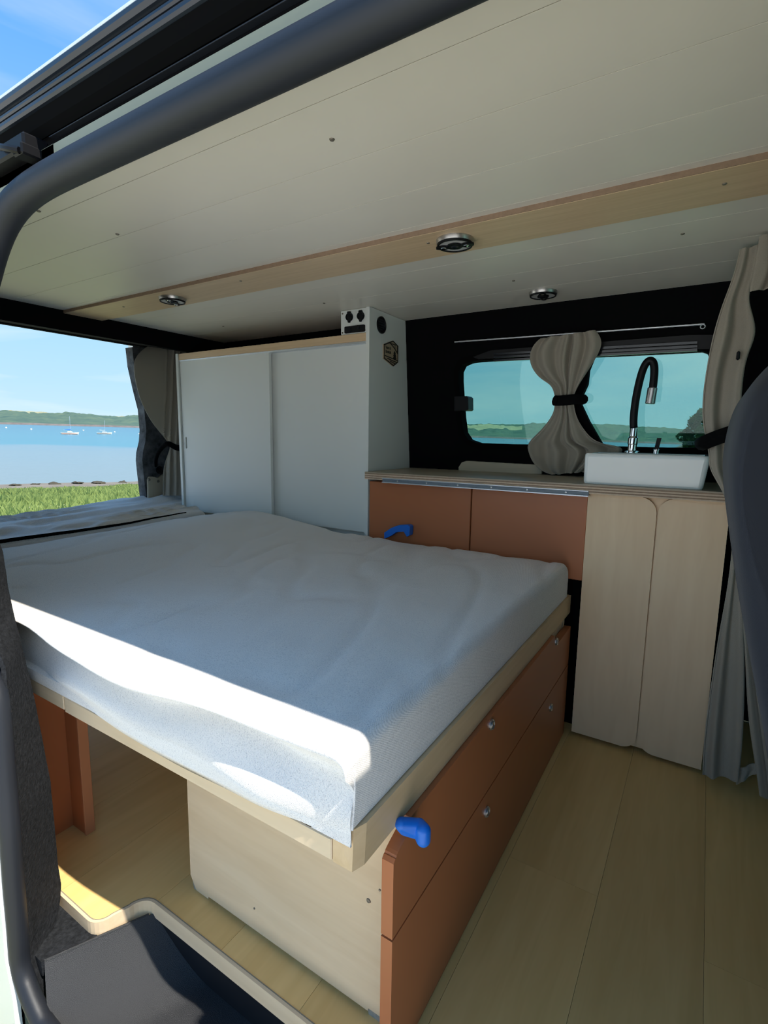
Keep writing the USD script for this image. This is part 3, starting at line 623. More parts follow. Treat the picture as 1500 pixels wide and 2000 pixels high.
# ------------------------------------------------------------------ kitchen
wt = thing("worktop", "layered birch plywood worktop with an aluminium channel along its edge", "worktop", (-0.55, 1.88, 0.83))
zz = np.linspace(0.832, 0.8605, 8)
for i in range(7):
    y0 = 1.700 + (0.0006 if i % 2 else 0)
    mt = "counter" if i == 6 else ("ply_dark" if i % 2 else "ply_light")
    obj("ply_layer", extr(rpoly(-1.157, 0.40, y0, wall_y(.85) - .004, (0.006, 0.0, 0.0, 0.0)), zz[i], zz[i + 1], "z"), mt, wt, smooth=False)
ch = obj("channel", box(-1.068, -0.306, 1.6972, 1.6985, 0.8265, 0.8385, .0003), "channel_web_shaded", wt, smooth=False, label="web of the aluminium channel with recess shade put into its blue grey")
obj("channel_flange", box(-1.068, -0.306, 1.6915, 1.6985, 0.8386, 0.8415, .0004), "alu", ch, smooth=False)
obj("channel_flange", box(-1.068, -0.306, 1.6915, 1.7200, 0.8225, 0.8264, .0004), "alu", ch, smooth=False)
for k in range(6):
    obj("rivet", lathe([(0, -.0015), (.003, -.001), (.0035, 0)], (-1.0 + .125 * k, 1.6972, .832), "y", 10), "steel", ch)
bc = thing("base_cabinet", "low cupboard with two terracotta doors behind the mattress", "cupboard", (-0.73, 1.9, 0))
obj("body", box(-1.145, -0.318, 1.758, 2.06, 0.54, 0.822), "terra", bc, smooth=False)
obj("base", box(-1.145, -0.318, 1.80, 2.06, 0.0, 0.539), "void", bc, smooth=False, label="black panel standing in for the dark gap below the doors")  # black panel painted in for the shade of the gap behind the bed
obj("door", box(-1.157, -0.7155, 1.740, 1.757, 0.54, 0.8205, .0012), "terra", bc, smooth=False)
obj("door", box(-0.7105, -0.3150, 1.740, 1.757, 0.54, 0.8205, .0012), "terra", bc, smooth=False)
sc = thing("sink_cabinet", "tall birch plywood cupboard with rounded door corners under the sink", "cupboard", (-0.12, 1.9, 0))
xm = 0.5 * (at(1283, 1000, Y=1.728)[0] + at(1244, 1450, Y=1.728)[0])
obj("door", extr(rpoly(-0.3125, xm - .0018, 0.014, 0.8300, (.001, .045, .05, .001)), 1.728, 1.744, "y"), "ply", sc, smooth=False)
obj("door", extr(rpoly(xm + .0018, 0.0655, 0.014, 0.8300, (.05, .001, .001, .045)), 1.728, 1.744, "y"), "ply", sc, smooth=False)
obj("front_frame", box(-0.3115, 0.0645, 1.7445, 1.760, 0.016, 0.8310), "ply", sc, smooth=False)
obj("body", box(-0.3125, 0.0655, 1.7605, 2.06, 0.012, 0.8295), "ply_dark", sc, smooth=False)
obj("plinth", box(-0.29, 0.05, 1.79, 2.06, 0.0, 0.012), "black", sc, smooth=False)

# basin
sk = thing("sink", "white ceramic rectangular basin standing on the worktop", "sink", (-0.16, 1.88, 0.861))
def rsection(x0, x1, y0, y1, r, z, n=9):
    pts = np.array(rpoly(x0, x1, y0, y1, r).exterior.coords)[:-1]
    return np.c_[pts, np.full(len(pts), z)]
x0, x1, y0, y1 = -0.3335, 0.006, 1.7315, 1.998
secs = [rsection(x0 + .004, x1 - .012, y0 + .004, y1 - .004, .012, .861), rsection(x0 + .001, x1 - .009, y0 + .002, y1 - .002, .014, .868), rsection(x0, x1, y0, y1, .015, .945), rsection(x0 + .0008, x1 - .0008, y0 + .0008, y1 - .0008, .015, .9535), rsection(x0 + .004, x1 - .004, y0 + .004, y1 - .004, .013, .957),
        rsection(x0 + .014, x1 - .014, y0 + .014, y1 - .10, .012, .957), rsection(x0 + .017, x1 - .017, y0 + .017, y1 - .103, .012, .954), rsection(x0 + .026, x1 - .026, y0 + .026, y1 - .112, .02, .885), rsection(x0 + .05, x1 - .05, y0 + .05, y1 - .13, .02, .876)]
G = np.array(secs); n, k = G.shape[:2]
V = G.reshape(-1, 3); f = gridfaces(n, k, wrap=True); f = np.vstack([f[:, [0, 1, 2]], f[:, [0, 2, 3]]])
cb, ct = len(V), len(V) + 1
V = np.vstack([V, G[0].mean(0), G[-1].mean(0)])
f = np.vstack([f, [(cb, (j + 1) % k, j) for j in range(k)], [(ct, (n - 1) * k + j, (n - 1) * k + (j + 1) % k) for j in range(k)]])
mm = trimesh.Trimesh(V, f, process=False)
if mm.volume < 0: mm.invert()
obj("basin", mm, "ceramic", sk, smooth=40)
obj("drain", lathe([(0, .003), (.012, .003), (.016, 0)], (-.16, 1.83, .876), "z", 20), "chrome", sk)
tp = thing("tap", "kitchen tap with a black flexible spout and chrome base behind the basin", "tap", (-0.226, 1.99, 0.957))
b = (-0.226, 1.99)
obj("base", lathe([(0, .0), (.024, 0), (.024, .004), (.0145, .007), (.0145, .028), (.0165, .030), (.0165, .05), (.0125, .056), (.0125, .083), (0, .084)], (b[0], b[1], .957), "z", 28), "chrome", tp)
hp = [at(x, y, Y=1.99) for x, y in [(1236.5, 838), (1238.5, 805), (1244.5, 765), (1253, 730), (1261, 711), (1269, 704), (1276, 709), (1278, 725), (1276.5, 745), (1275, 758)]]
hp[0] = np.array([b[0], b[1], 1.041])
hs = spline(hp, 60)
obj("hose", tube(hs, .0125, 16), "black", tp, smooth=True)
na, nb = at(1274.5, 757, Y=1.99), at(1269.5, 789, Y=1.99)
obj("nozzle", tube([na, na + (nb - na) * .04, na + (nb - na) * .96, nb], [.0135, .0155, .0155, .0135], 20), "steel", tp, smooth=40)
lv = thing("tap_lever", "small chrome lever mixer to the right of the tap", "tap lever", (-0.15, 1.99, .957))
obj("base", lathe([(0, 0), (.010, 0), (.010, .012), (.007, .015), (0, .015)], (-.151, 1.99, .957), "z", 20), "chrome", lv)
obj("handle", hull([(-.151 + sx * .0065 + dx, 1.99 + sy * .006 - dx * .2, z) for sx in (-1, 1) for sy in (-1, 1) for dx, z in ((0, .970), (.006, 1.008))]), "black", lv, smooth=False)

# ------------------------------------------------------------------ curtain rod over the window
rd = thing("curtain_rod", "thin white curtain wire stretched above the side window", "curtain rod", (-0.5, 2.03, 1.39))
p0, p1 = at_wall(888, 668, -.012), at_wall(1376, 633, -.012)
obj("wire", tube([p0, p1], .0032, 8), "alu", rd)
obj("eyelet", trimesh.Trimesh(*arr(((lambda tt: (tt.vertices * [1, 1, 1] + p1 + [-.004, -.003, -.008], tt.faces))(trimesh.creation.torus(.0065, .0018, 20, 8).apply_transform(trimesh.transformations.rotation_matrix(math.pi / 2, [1, 0, 0])))))), "alu", rd)

# ------------------------------------------------------------------ curtains
def curtain(rows, plane, nfold, amp, nr=70, nc=90, seed=0, waist=None, th=.003):
    """rows: (left pixel, right pixel); the grid between them is pushed in and out of its plane in folds"""
    Lp = spline([plane(*r[0]) for r in rows], nr); Rp = spline([plane(*r[1]) for r in rows], nr)
    s = np.linspace(0, 1, nc); G = Lp[:, None] * (1 - s[None, :, None]) + Rp[:, None] * s[None, :, None]
    acr = Rp - Lp; wdt = np.linalg.norm(acr, axis=1)
    nrm = np.cross((Lp - Lp.mean(0))[-1] - (Lp - Lp.mean(0))[0], acr.mean(0)); nrm /= np.linalg.norm(nrm)
    if nrm @ (G.mean((0, 1)) - CE) > 0: nrm = -nrm
    t = np.linspace(0, 1, nr)
    ph = 2 * math.pi * nfold * (s[None] + 0.06 * np.sin(3.1 * t[:, None] * 2 + seed) + 0.05 * np.sin(9 * s[None] + seed))
    fold = np.sin(ph) + 0.40 * np.sin(1.7 * ph + seed) + 0.9 * noise2(s[None] * 4 + 0 * t[:, None], t[:, None] * 1.5 + 0 * s[None], 1.0, seed + 3, 1)
    A = amp * np.clip(wdt / wdt.max(), .35, 1)[:, None] * smooth01(np.minimum(s, 1 - s) / 0.04 + .3)[None]
    G = G + nrm * (fold * A)[..., None]
    return sheet(G, th), G, nrm
rows = [((1056, 661), (1162, 645)), ((1038, 683), (1174, 668)), ((1037, 712), (1166, 694)), ((1055, 738), (1146, 727)), ((1076, 753), (1130, 752)), ((1084, 774), (1121, 772)), ((1084, 790), (1120, 789)), ((1078, 812), (1126, 815)), ((1055, 842), (1142, 842)), ((1034, 865), (1170, 864)), ((1034, 884), (1211, 874)), ((1046, 908), (1203, 892)), ((1078, 927), (1150, 921))]
wc = thing("curtain", "beige linen curtain tied at its waist in front of the side window", "curtain", (-0.5, 2.0, 0.87))
cm_, G, nr_ = curtain(rows, lambda x, y: at_wall(x, y, -.046), 4.3, .017, seed=1)
obj("cloth", cm_, "linen", wc, smooth=60)
sp = [at_wall(x, y, -.062) for x, y in [(1083, 782), (1100, 782), (1122, 780)]] + [at_wall(1136, 780, -.03), at_wall(1138, 780, -.005)]
obj("tie_band", tube(spline(sp, 20), .019, 10, flat=(np.array([0, 1, 0]), .25)), "black_felt", wc, smooth=40, label="black tie band")
rows = [((288, 677), (363, 684)), ((266, 697), (362, 700)), ((261, 722), (361, 725)), ((266, 755), (361, 755)), ((277, 790), (360, 790)), ((296, 825), (359, 825)), ((314, 848), (359, 848)), ((328, 866), (358, 866)), ((330, 880), (358, 880)), ((322, 905), (358, 905)), ((319, 935), (358, 935)), ((319, 968), (357, 968))]
rc = thing("curtain", "grey beige linen curtain tied back beside the open tailgate", "curtain", (-2.5, 1.85, 0.6))
def folds_right(G, nrm, amp, n):
    return G
Lp = spline([at(*r[0], X=-2.50) for r in rows], 70); Rp = spline([at(*r[1], X=-2.44) for r in rows], 70)
s = np.linspace(0, 1, 80)
G = Lp[:, None] * (1 - s[None, :, None]) + Rp[:, None] * s[None, :, None]
w_ = np.linalg.norm(Rp - Lp, axis=1)[:, None]
flat = smooth01((s[None] - (1 - 0.115 / np.maximum(w_, .12)) * 1.0) / 0.12)
fold = np.sin(2 * math.pi * (1 - s[None]) * w_ / 0.033) * .013 * flat + 0.006 * np.sin(3 * s[None] + 4 * np.linspace(0, 1, 70)[:, None]) 
G[..., 0] += fold
obj("cloth", sheet(G, .003), "linen", rc, smooth=60)
p = at(279, 760, X=-2.49); obj("snap_button", lathe([(0, .006), (.007, .005), (.009, 0)], (-2.497, p[1], p[2]), "x", 14), "black", rc)
sp = [at(357, 872, X=-2.43), at(342, 873, X=-2.45), at(329, 867, X=-2.465), at(318, 873, X=-2.50), at(308, 888, X=-2.54), at(305, 910, X=-2.59)]
obj("tie_band", tube(spline(sp, 40), np.linspace(.017, .010, 40), 10, flat=(np.array([1, 0, 0]), .2)), "black_felt", rc, smooth=40, label="black tie band hooked to the pillar")

cc = thing("curtain", "tall beige linen curtain hanging to the floor right of the sink", "curtain", (0.1, 1.66, 0.0))
rows = [((1446, 487), (1482, 478)), ((1438, 520), (1478, 515)), ((1427, 555), (1470, 548)), ((1411, 598), (1463, 590)), ((1394, 655), (1474, 645)), ((1382, 715), (1458, 700)), ((1374, 775), (1448, 765)), ((1374, 825), (1446, 815)), ((1380, 858), (1450, 850)), ((1385, 890), (1450, 880)), ((1390, 920), (1450, 930)), ((1413, 963), (1452, 985)), ((1428, 1012), (1455, 1040)), ((1431, 1062), (1452, 1095)), ((1421, 1150), (1450, 1170)), ((1405, 1240), (1452, 1260)), ((1391, 1330), (1453, 1340)), ((1379, 1420), (1450, 1430)), ((1373, 1514), (1441, 1526))]
cm_, G, nr_ = curtain(rows, lambda x, y: at(x, y, Y=1.655), 1.3, .010, nr=120, nc=60, seed=4)
obj("cloth", cm_, "linen", cc, smooth=60)
rows = [((1447, 1105), (1456, 1120)), ((1450, 1180), (1466, 1190)), ((1455, 1260), (1473, 1280)), ((1459, 1340), (1484, 1360)), ((1464, 1410), (1494, 1430)), ((1474, 1480), (1504, 1500)), ((1484, 1552), (1512, 1570))]
cm_, G, nr_ = curtain(rows, lambda x, y: at(x, y, Y=1.615), 1.2, .006, nr=60, nc=30, seed=7)
obj("cloth", cm_, "linen", cc, smooth=60)
rows = [((1442, 1500), (1478, 1492)), ((1440, 1515), (1478, 1505)), ((1438, 1532), (1476, 1512))]
cm_, G, nr_ = curtain(rows, lambda x, y: at(x, y, Y=1.67), 1.0, .006, nr=14, nc=30, seed=9)
obj("cloth", cm_, "linen", cc, smooth=60)
rows = [((1484, 462), (1530, 450)), ((1478, 500), (1530, 500)), ((1470, 540), (1530, 540)), ((1466, 570), (1512, 560))]
cm_, G, nr_ = curtain(rows, lambda x, y: at(x, y, Y=1.60), 1.3, .008, nr=40, nc=40, seed=2)
obj("cloth", cm_, "linen", cc, smooth=60)
p = at(1442, 694, Y=1.63); obj("snap_button", box(p[0] - .004, p[0] + .004, 1.630, 1.642, p[2] - .011, p[2] + .011, .003), "black", cc, smooth=False)
sp = [at(1372, 866, Y=1.70), at(1382, 862, Y=1.635), at(1400, 855, Y=1.625), at(1430, 845, Y=1.615), at(1455, 840, Y=1.64)]
obj("tie_band", tube(spline(sp, 30), .020, 10, flat=(np.array([0, 1, 0]), .2)), "black_felt", cc, smooth=40, label="black tie band")

# ------------------------------------------------------------------ front seat
st = thing("front_seat", "dark navy fabric back of the front seat beside the curtain", "seat", (0.2, 1.0, 0.0))
prof = [(0.165, 0.33), (0.125, 0.50), (0.085, 0.66), (0.050, 0.82), (0.030, 0.93), (0.0275, 1.00), (0.036, 1.06), (0.055, 1.10), (0.09, 1.135), (0.14, 1.145), (0.19, 1.13), (0.22, 1.08), (0.24, 0.95), (0.29, 0.70), (0.33, 0.45), (0.33, 0.35)]
pp_ = spline(prof + prof[:1], 90)[:-1]
ys = [(0.90, .80), (0.905, .88), (0.918, .94), (0.94, .98), (0.97, 1.0), (1.10, 1.0), (1.30, 1.0), (1.34, .97), (1.36, .88)]
ctr = np.array([0.16, 0.74]); G = []
for y, k in ys:
    off = (1 - k) * 0.20
    dirs = pp_ - ctr; L = np.linalg.norm(dirs, axis=1, keepdims=True)
    q = pp_ - dirs / L * off
    G.append(np.c_[q[:, 0], np.full(len(q), y), q[:, 1]])
G = np.array(G); n, k = G.shape[:2]
V = G.reshape(-1, 3); f = gridfaces(n, k, wrap=True); f = np.vstack([f[:, [0, 1, 2]], f[:, [0, 2, 3]]])
V = np.vstack([V, G[0].mean(0), G[-1].mean(0)])
f = np.vstack([f, [(n * k, (j + 1) % k, j) for j in range(k)], [(n * k + 1, (n - 1) * k + j, (n - 1) * k + (j + 1) % k) for j in range(k)]])
mm = trimesh.Trimesh(V, f, process=False)
if mm.volume < 0: mm.invert()
obj("backrest", mm, "navy", st, smooth=50)
obj("seat_base", box(0.20, 0.70, 0.92, 1.34, 0.28, 0.42, .03), "navy", st, smooth=False)
obj("pedestal", box(0.26, 0.62, 0.98, 1.28, 0.0, 0.28, .01), "black", st, smooth=False)
obj("seam", tube(spline([(p[0] + .012, .925, p[1]) for p in prof[1:9]], 40), .0022, 6), "navy", st)

# ------------------------------------------------------------------ ceiling lights
def lamp(x, y, z, rot, label):
    L = thing("ceiling_light", label, "ceiling light", (x, y, z), group=None)
    R = .047
    obj("housing", lathe([(0, 0), (R, 0), (R, -.004), (R * .96, -.010), (R * .92, -.011), (0, -.011)], (x, y, z), "z", 36), "steel", L)
    obj("lens", lathe([(0, -.0125), (R * .84, -.0125), (R * .86, -.0105)], (x, y, z), "z", 36), "lens", L)
    obj("rim", lathe([(R * .84, -.012), (R * .84, -.015), (R * .93, -.015), (R * .95, -.010)], (x, y, z), "z", 36), "black", L)
    a = math.radians(rot); ux, uy = math.cos(a), math.sin(a)
    g = shapely.union_all([sg.Point(0, 0).buffer(R * .40), sg.LineString([(-R * .86 * ux, -R * .86 * uy), (R * .86 * ux, R * .86 * uy)]).buffer(R * .17), sg.Point(R * .62 * ux, R * .62 * uy).buffer(R * .25), sg.Point(-R * .62 * ux, -R * .62 * uy).buffer(R * .25)])
    mm = extr(g, z - .0165, z - .012, "z"); mm.apply_translation((x, y, 0))
    obj("spoke_plate", mm, "black", L, smooth=False)
    for k in (-1, 1):
        obj("led", lathe([(0, -.0185), (.005, -.018), (.007, -.0165)], (x + k * R * .62 * ux, y + k * R * .62 * uy, z), "z", 12), "chrome", L)
    obj("centre_cap", lathe([(0, -.0185), (.007, -.018), (.009, -.0165)], (x, y, z), "z", 14), "railgloss", L)
lamp(-.583, 1.252, 1.4885, 10, "round black and steel lamp on the plywood strip near the window end")
lamp(-1.700, 1.252, 1.4885, 120, "small round lamp on the plywood strip by the tailgate")
lamp(-.530, 1.865, 1.5, 100, "round black lamp on cream ceiling boards above the side window")

# ------------------------------------------------------------------ outdoors (the van stands a little tilted: the land leans in its axes)
def tilt(p):
    p = np.array(p, float); p[..., 2] += -0.0209 * p[..., 0] + 0.0017 * p[..., 1]
    return p
WZ = -5.0
def polar(r, az): a = np.radians(az); return r * np.sin(a), r * np.cos(a)
def gz(r): return np.interp(r, [0, 8, 14, 30, 48, 58, 75, 90], [-.6, -.6, -1.0, -2.7, -4.48, -5.02, -5.9, -6.5])
azs = np.linspace(-125, 60, 160)
def ringmesh(r0, r1, nr, amp, seed, zf):
    R, A = np.meshgrid(np.linspace(r0, r1, nr), azs, indexing="ij"); X, Y = polar(R, A)
    Z = zf(R) + amp * noise2(X, Y, 0.35, seed, 4)
    return (tilt(np.stack([X, Y, Z], -1)).reshape(-1, 3), gridfaces(nr, len(azs))[:, ::-1])
M("meadow", {"g": ("geometry", {}), "n": ("noise_texture", {"scale": 0.9, "detail": 6.0, "roughness": 0.7}), "r": ("rgb_ramp", {"ramp": [(0.3, (0.24, 0.26, 0.10)), (0.5, (0.36, 0.36, 0.18)), (0.7, (0.45, 0.41, 0.25))]}), "p": ("principled_bsdf", {"roughness": 0.9})},
  [("g.position", "n.vector"), ("n.fac", "r.fac"), ("r.color", "p.base_color")])
MT["meadow"] = UsdShade.Material.Get(stage, "/World/Looks/meadow")
MT["gravel"] = plain("bounce_gravel", (0.72, 0.68, 0.61), 0.95, noise=0.3, nscale=20)  # unseen ground, kept this pale to throw sunlight up into the van
MT["seaweed"] = plain("seaweed", (0.06, 0.05, 0.03), .9)
MT["sand"] = plain("beach_sand", (0.185, 0.155, 0.12), 0.9, noise=0.3, nscale=0.8)
obj("ground", ringmesh(0.0, 49, 90, 0.25, 3, lambda r: gz(r)), "meadow", None, smooth=True, label="dry grassy bank sloping from the van to the beach", cat="ground", kind="structure")
obj("ground_001", ((lambda q: (tilt(q), [(0, 1, 2, 3)]))(np.array([(-60., -80, -.62), (90, -80, -.62), (90, 0.3, -.62), (-60, 0.3, -.62)]))), "gravel", None, smooth=False, label="unseen gravel on the landward side, made pale to bounce sunlight", cat="ground", kind="structure")
obj("beach", ringmesh(46, 92, 40, 0.10, 8, lambda r: gz(r) + 0.06), "sand", None, smooth=True, label="narrow strip of pale sand and pebbles at the water", cat="beach", kind="structure")
M("water", {"g": ("geometry", {}), "le": ("vector_math", {"math_type": "length"}), "nz": ("noise_texture", {"scale": 0.02, "detail": 3.0}), "ad": ("math", {"math_type": "multiply_add", "value2": 70.0}),
            "mr": ("map_range", {"from_min": 60.0, "from_max": 420.0, "to_min": 0.0, "to_max": 1.0, "clamp": True}),
            "r": ("rgb_ramp", {"ramp": [(0.0, (0.17, 0.19, 0.175)), (0.18, (0.15, 0.19, 0.19)), (0.27, (0.125, 0.18, 0.195)), (0.31, (0.02, 0.15, 0.19)), (1, (0.012, 0.115, 0.165))]}),
            "mp": ("mapping", {"scale": (0.25, 0.25, 0.25)}), "w": ("noise_texture", {"scale": 3.0, "detail": 4.0}), "b": ("bump", {"strength": 0.25, "distance": 0.3}),
            "p": ("principled_bsdf", {"roughness": 0.22, "ior": 1.33})},
  [("g.position", "le.vector1"), ("g.position", "nz.vector"), ("nz.fac", "ad.value1"), ("le.value", "ad.value3"), ("ad.value", "mr.value"), ("mr.result", "r.fac"), ("r.color", "p.base_color"), ("g.position", "mp.vector"), ("mp.vector", "w.vector"), ("w.fac", "b.height"), ("b.normal", "p.normal")])
MT["water"] = UsdShade.Material.Get(stage, "/World/Looks/water")
R, A = np.meshgrid(np.r_[30, np.geomspace(60, 900, 24)], np.linspace(-130, 62, 100), indexing="ij"); X, Y = polar(R, A)
obj("water", (tilt(np.stack([X, Y, np.full_like(X, WZ)], -1)).reshape(-1, 3), gridfaces(25, 100)[:, ::-1]), "water", None, smooth=True, label="calm turquoise estuary water between the two shores", cat="water", kind="structure")

# far shore
M("far_hills", {"g": ("geometry", {}), "n": ("noise_texture", {"scale": 0.035, "detail": 6.0, "roughness": 0.65}), "v": ("voronoi_texture", {"scale": 0.0065, "randomness": 1.0}),
                "r": ("rgb_ramp", {"ramp": [(0.3, (0.065, 0.112, 0.10)), (0.55, (0.095, 0.145, 0.112)), (0.75, (0.135, 0.175, 0.115))]}),  # aerial haze is mixed into these bluish greens
                "p": ("principled_bsdf", {"roughness": 1.0, "specular_ior_level": 0.0})},
  [("g.position", "n.vector"), ("n.fac", "r.fac"), ("r.color", "p.base_color")])
MT["hills"] = UsdShade.Material.Get(stage, "/World/Looks/far_hills")
MT["field"] = plain("far_field", (0.30, 0.285, 0.165), 1.0, noise=0.15, nscale=0.05)
MT["rocks"] = plain("far_rocks", (0.15, 0.125, 0.11), 1.0, noise=0.3, nscale=0.15)
ridge_az = [-130, -100, -80, -68.4, -64.5, -62.9, -60.4, -56.8, -50, -40, -30, -23.4, -20.5, -17.8, -16.2, -12, -9.2, -6.9, -2.4, 5, 20, 62]
hor = lambda az: 1.2 * np.sin(np.radians(-np.asarray(az, float))) + 0.1 * np.cos(np.radians(np.asarray(az, float)))
ridge_el = [1.9, 1.85, 1.8, 1.76, 1.74, 1.76, 1.60, 1.66, 1.6, 1.6, 1.5, 1.38, 1.46, 1.36, 1.54, 1.5, 1.5, 1.30, 1.06, 1.0, 1.0, 1.0]
def rel(az): return np.interp(az, ridge_az, np.array(ridge_el) - hor(ridge_az))          # degrees above the true horizon
RS = 690.0
A = np.linspace(-128, 60, 1500); U = np.linspace(0, 1, 30)
UU, AA = np.meshgrid(U, A, indexing="ij"); RR = RS + UU * 520
X, Y = polar(RR, AA)
bumps = meshkit.fbm(np.stack([X * .03, Y * .03, np.zeros_like(X)], -1), 4, 5)
tops = meshkit.noise(np.stack([X * .11, Y * .11, np.zeros_like(X)], -1), 9)
top_h = (RS + 520) * np.tan(np.radians(rel(AA)))
Z = WZ + 2.0 + (top_h + 4.0) * (smooth01(UU * 1.0) * .55 + UU * .45) + (bumps - .5) * 7 * smooth01(UU * 4) + (tops - .35) * 4.5 * smooth01(UU * 8)
Z[0] = WZ - .5
HV = tilt(np.stack([X, Y, Z], -1)).reshape(-1, 3); HF = gridfaces(30, 1500)[:, ::-1]
uc, ac = UU.reshape(-1)[HF].mean(1), AA.reshape(-1)[HF].mean(1)
wob = noise2(ac, uc * 6, .7, 14, 3) * .22
def fmask(a0, a1, u0, u1): return (ac > a0) & (ac < a1) & (uc > u0 + wob + .25 * (1 - np.clip((ac - a0) / 1.2, 0, 1))) & (uc < u1 + wob)
FL = [((-23.5, -17.3, .42, .78), "pale yellow field on the far hillside seen left through the window"), ((-70, -63.8, .84, 1.01), "pale dry field on the far hilltop at left"), ((-62.2, -58.0, .86, 1.01), "thin pale field along the hilltop behind the sailboats")]
anyf = np.zeros(len(HF), bool)
for q, lab in FL:
    m_ = fmask(*q) & ~anyf; anyf |= m_
    obj("far_field", trimesh.Trimesh(*arr((HV, HF[m_])), process=True), "field", None, smooth=True, label=lab, cat="field", kind="structure")
obj("far_hills", (HV, HF[~anyf]), "hills", None, smooth=True, label="wooded green hills on the far shore", cat="hills", kind="structure")
Ash = np.linspace(-128, 60, 700)
def strip(r0, r1, z0, z1, mat, name, label, cat, sel=Ash, seed=3, amp=.8):
    G = []
    for r, z in ((r0, z0), ((r0 + r1) / 2, z1), (r1, z1 - .6)):
        X, Y = polar(r + 4 * noise2(sel, sel * 0, .8, seed), sel)
        G.append(np.stack([X, Y, z + amp * noise2(sel, sel * 0 + r, 1.4, seed + 1) * (z > WZ)], -1))
    obj(name, (tilt(np.array(G)).reshape(-1, 3), gridfaces(3, len(sel))[:, ::-1]), mat, None, smooth=True, label=label, cat=cat, kind="structure")
strip(676, 694, WZ - .3, WZ + 2.0, "rocks", "far_shore", "narrow pale rocky shoreline under the far hills", "shore")
# near headland with a tree, seen through the window
A2 = np.linspace(-3.1, 20, 60)
G = []
for r, z in ((96, -5.2), (100, -1.15), (106, -.55), (150, -.3)):
    X, Y = polar(r + 6 * smooth01((-1.2 - A2) / 2) + 2 * noise2(A2, A2 * 0 + r, .9, 3), A2); G.append(np.stack([X, Y, z + .3 * noise2(A2, A2 * 0 + r, 1.1, 6) - 1.2 * smooth01((-2.0 - A2) / 1.1)], -1))
obj("headland", (tilt(np.array(G)).reshape(-1, 3), gridfaces(4, 60)[:, ::-1]), "sand", None, smooth=True, label="sandy headland below the tree seen through the side window", cat="headland", kind="structure")
M("leaf", {"d": ("diffuse_bsdf", {"color": (0.045, 0.085, 0.03)}), "t": ("translucent_bsdf", {"color": (0.08, 0.16, 0.03)}), "m": ("mix_closure", {"fac": 0.3})}, [("d.BSDF", "m.closure1"), ("t.BSDF", "m.closure2")], surface="m.closure")
MT["leaf"] = UsdShade.Material.Get(stage, "/World/Looks/leaf")
MT["bark"] = plain("bark", (0.10, 0.075, 0.05), 0.95, noise=0.3, nscale=3)
def leaves(centers, n, size, seed):
    g = np.random.default_rng(seed); c = np.asarray(centers, float)
    k = g.choice(len(c), n, p=c[:, 3] ** 2 / (c[:, 3] ** 2).sum())
    d = g.normal(size=(n, 3)); d /= np.linalg.norm(d, axis=1, keepdims=True)
    P = c[k, :3] + d * (c[k, 3] * g.uniform(.75, 1.05, n))[:, None]
    a = g.normal(size=(n, 3)); a /= np.linalg.norm(a, axis=1, keepdims=True)
    b = np.cross(a, g.normal(size=(n, 3))); b /= np.linalg.norm(b, axis=1, keepdims=True)
    s_ = size * g.uniform(.6, 1.3, n)[:, None]
    V = np.stack([P - a * s_, P + b * s_ * .5, P + a * s_, P - b * s_ * .5], 1).reshape(-1, 3)
    return V, np.arange(4 * n).reshape(n, 4)
tx, ty = polar(104, 0.5); tz = -.6
tree = thing("tree", "dark leafy tree on the headland at the right of the side window", "tree", tilt((tx, ty, tz)))
cl = []
g = np.random.default_rng(5)
for k in range(64):
    h = g.uniform(0.3, 6.4); rad = 5.3 * math.sqrt(max(0.05, 1 - ((h - 1.8) / 5.0) ** 2)) ; a = g.uniform(0, 2 * math.pi); q = math.sqrt(g.uniform(.1, 1)) * rad
    cl.append((tx + q * math.cos(a), ty + q * math.sin(a) * .6, tz + h, g.uniform(.7, 1.2)))
v, f = leaves(cl, 15000, .27, 6); obj("crown", (tilt(v), f), "leaf", tree, smooth=False, kind="stuff")
obj("trunk", (lambda t_: (tilt(t_.vertices), t_.faces))(tube(spline([(tx, ty, tz - .5), (tx + .1, ty, tz + 1.5), (tx - .1, ty, tz + 4.5)], 8), np.linspace(.32, .12, 8), 9)), "bark", tree)

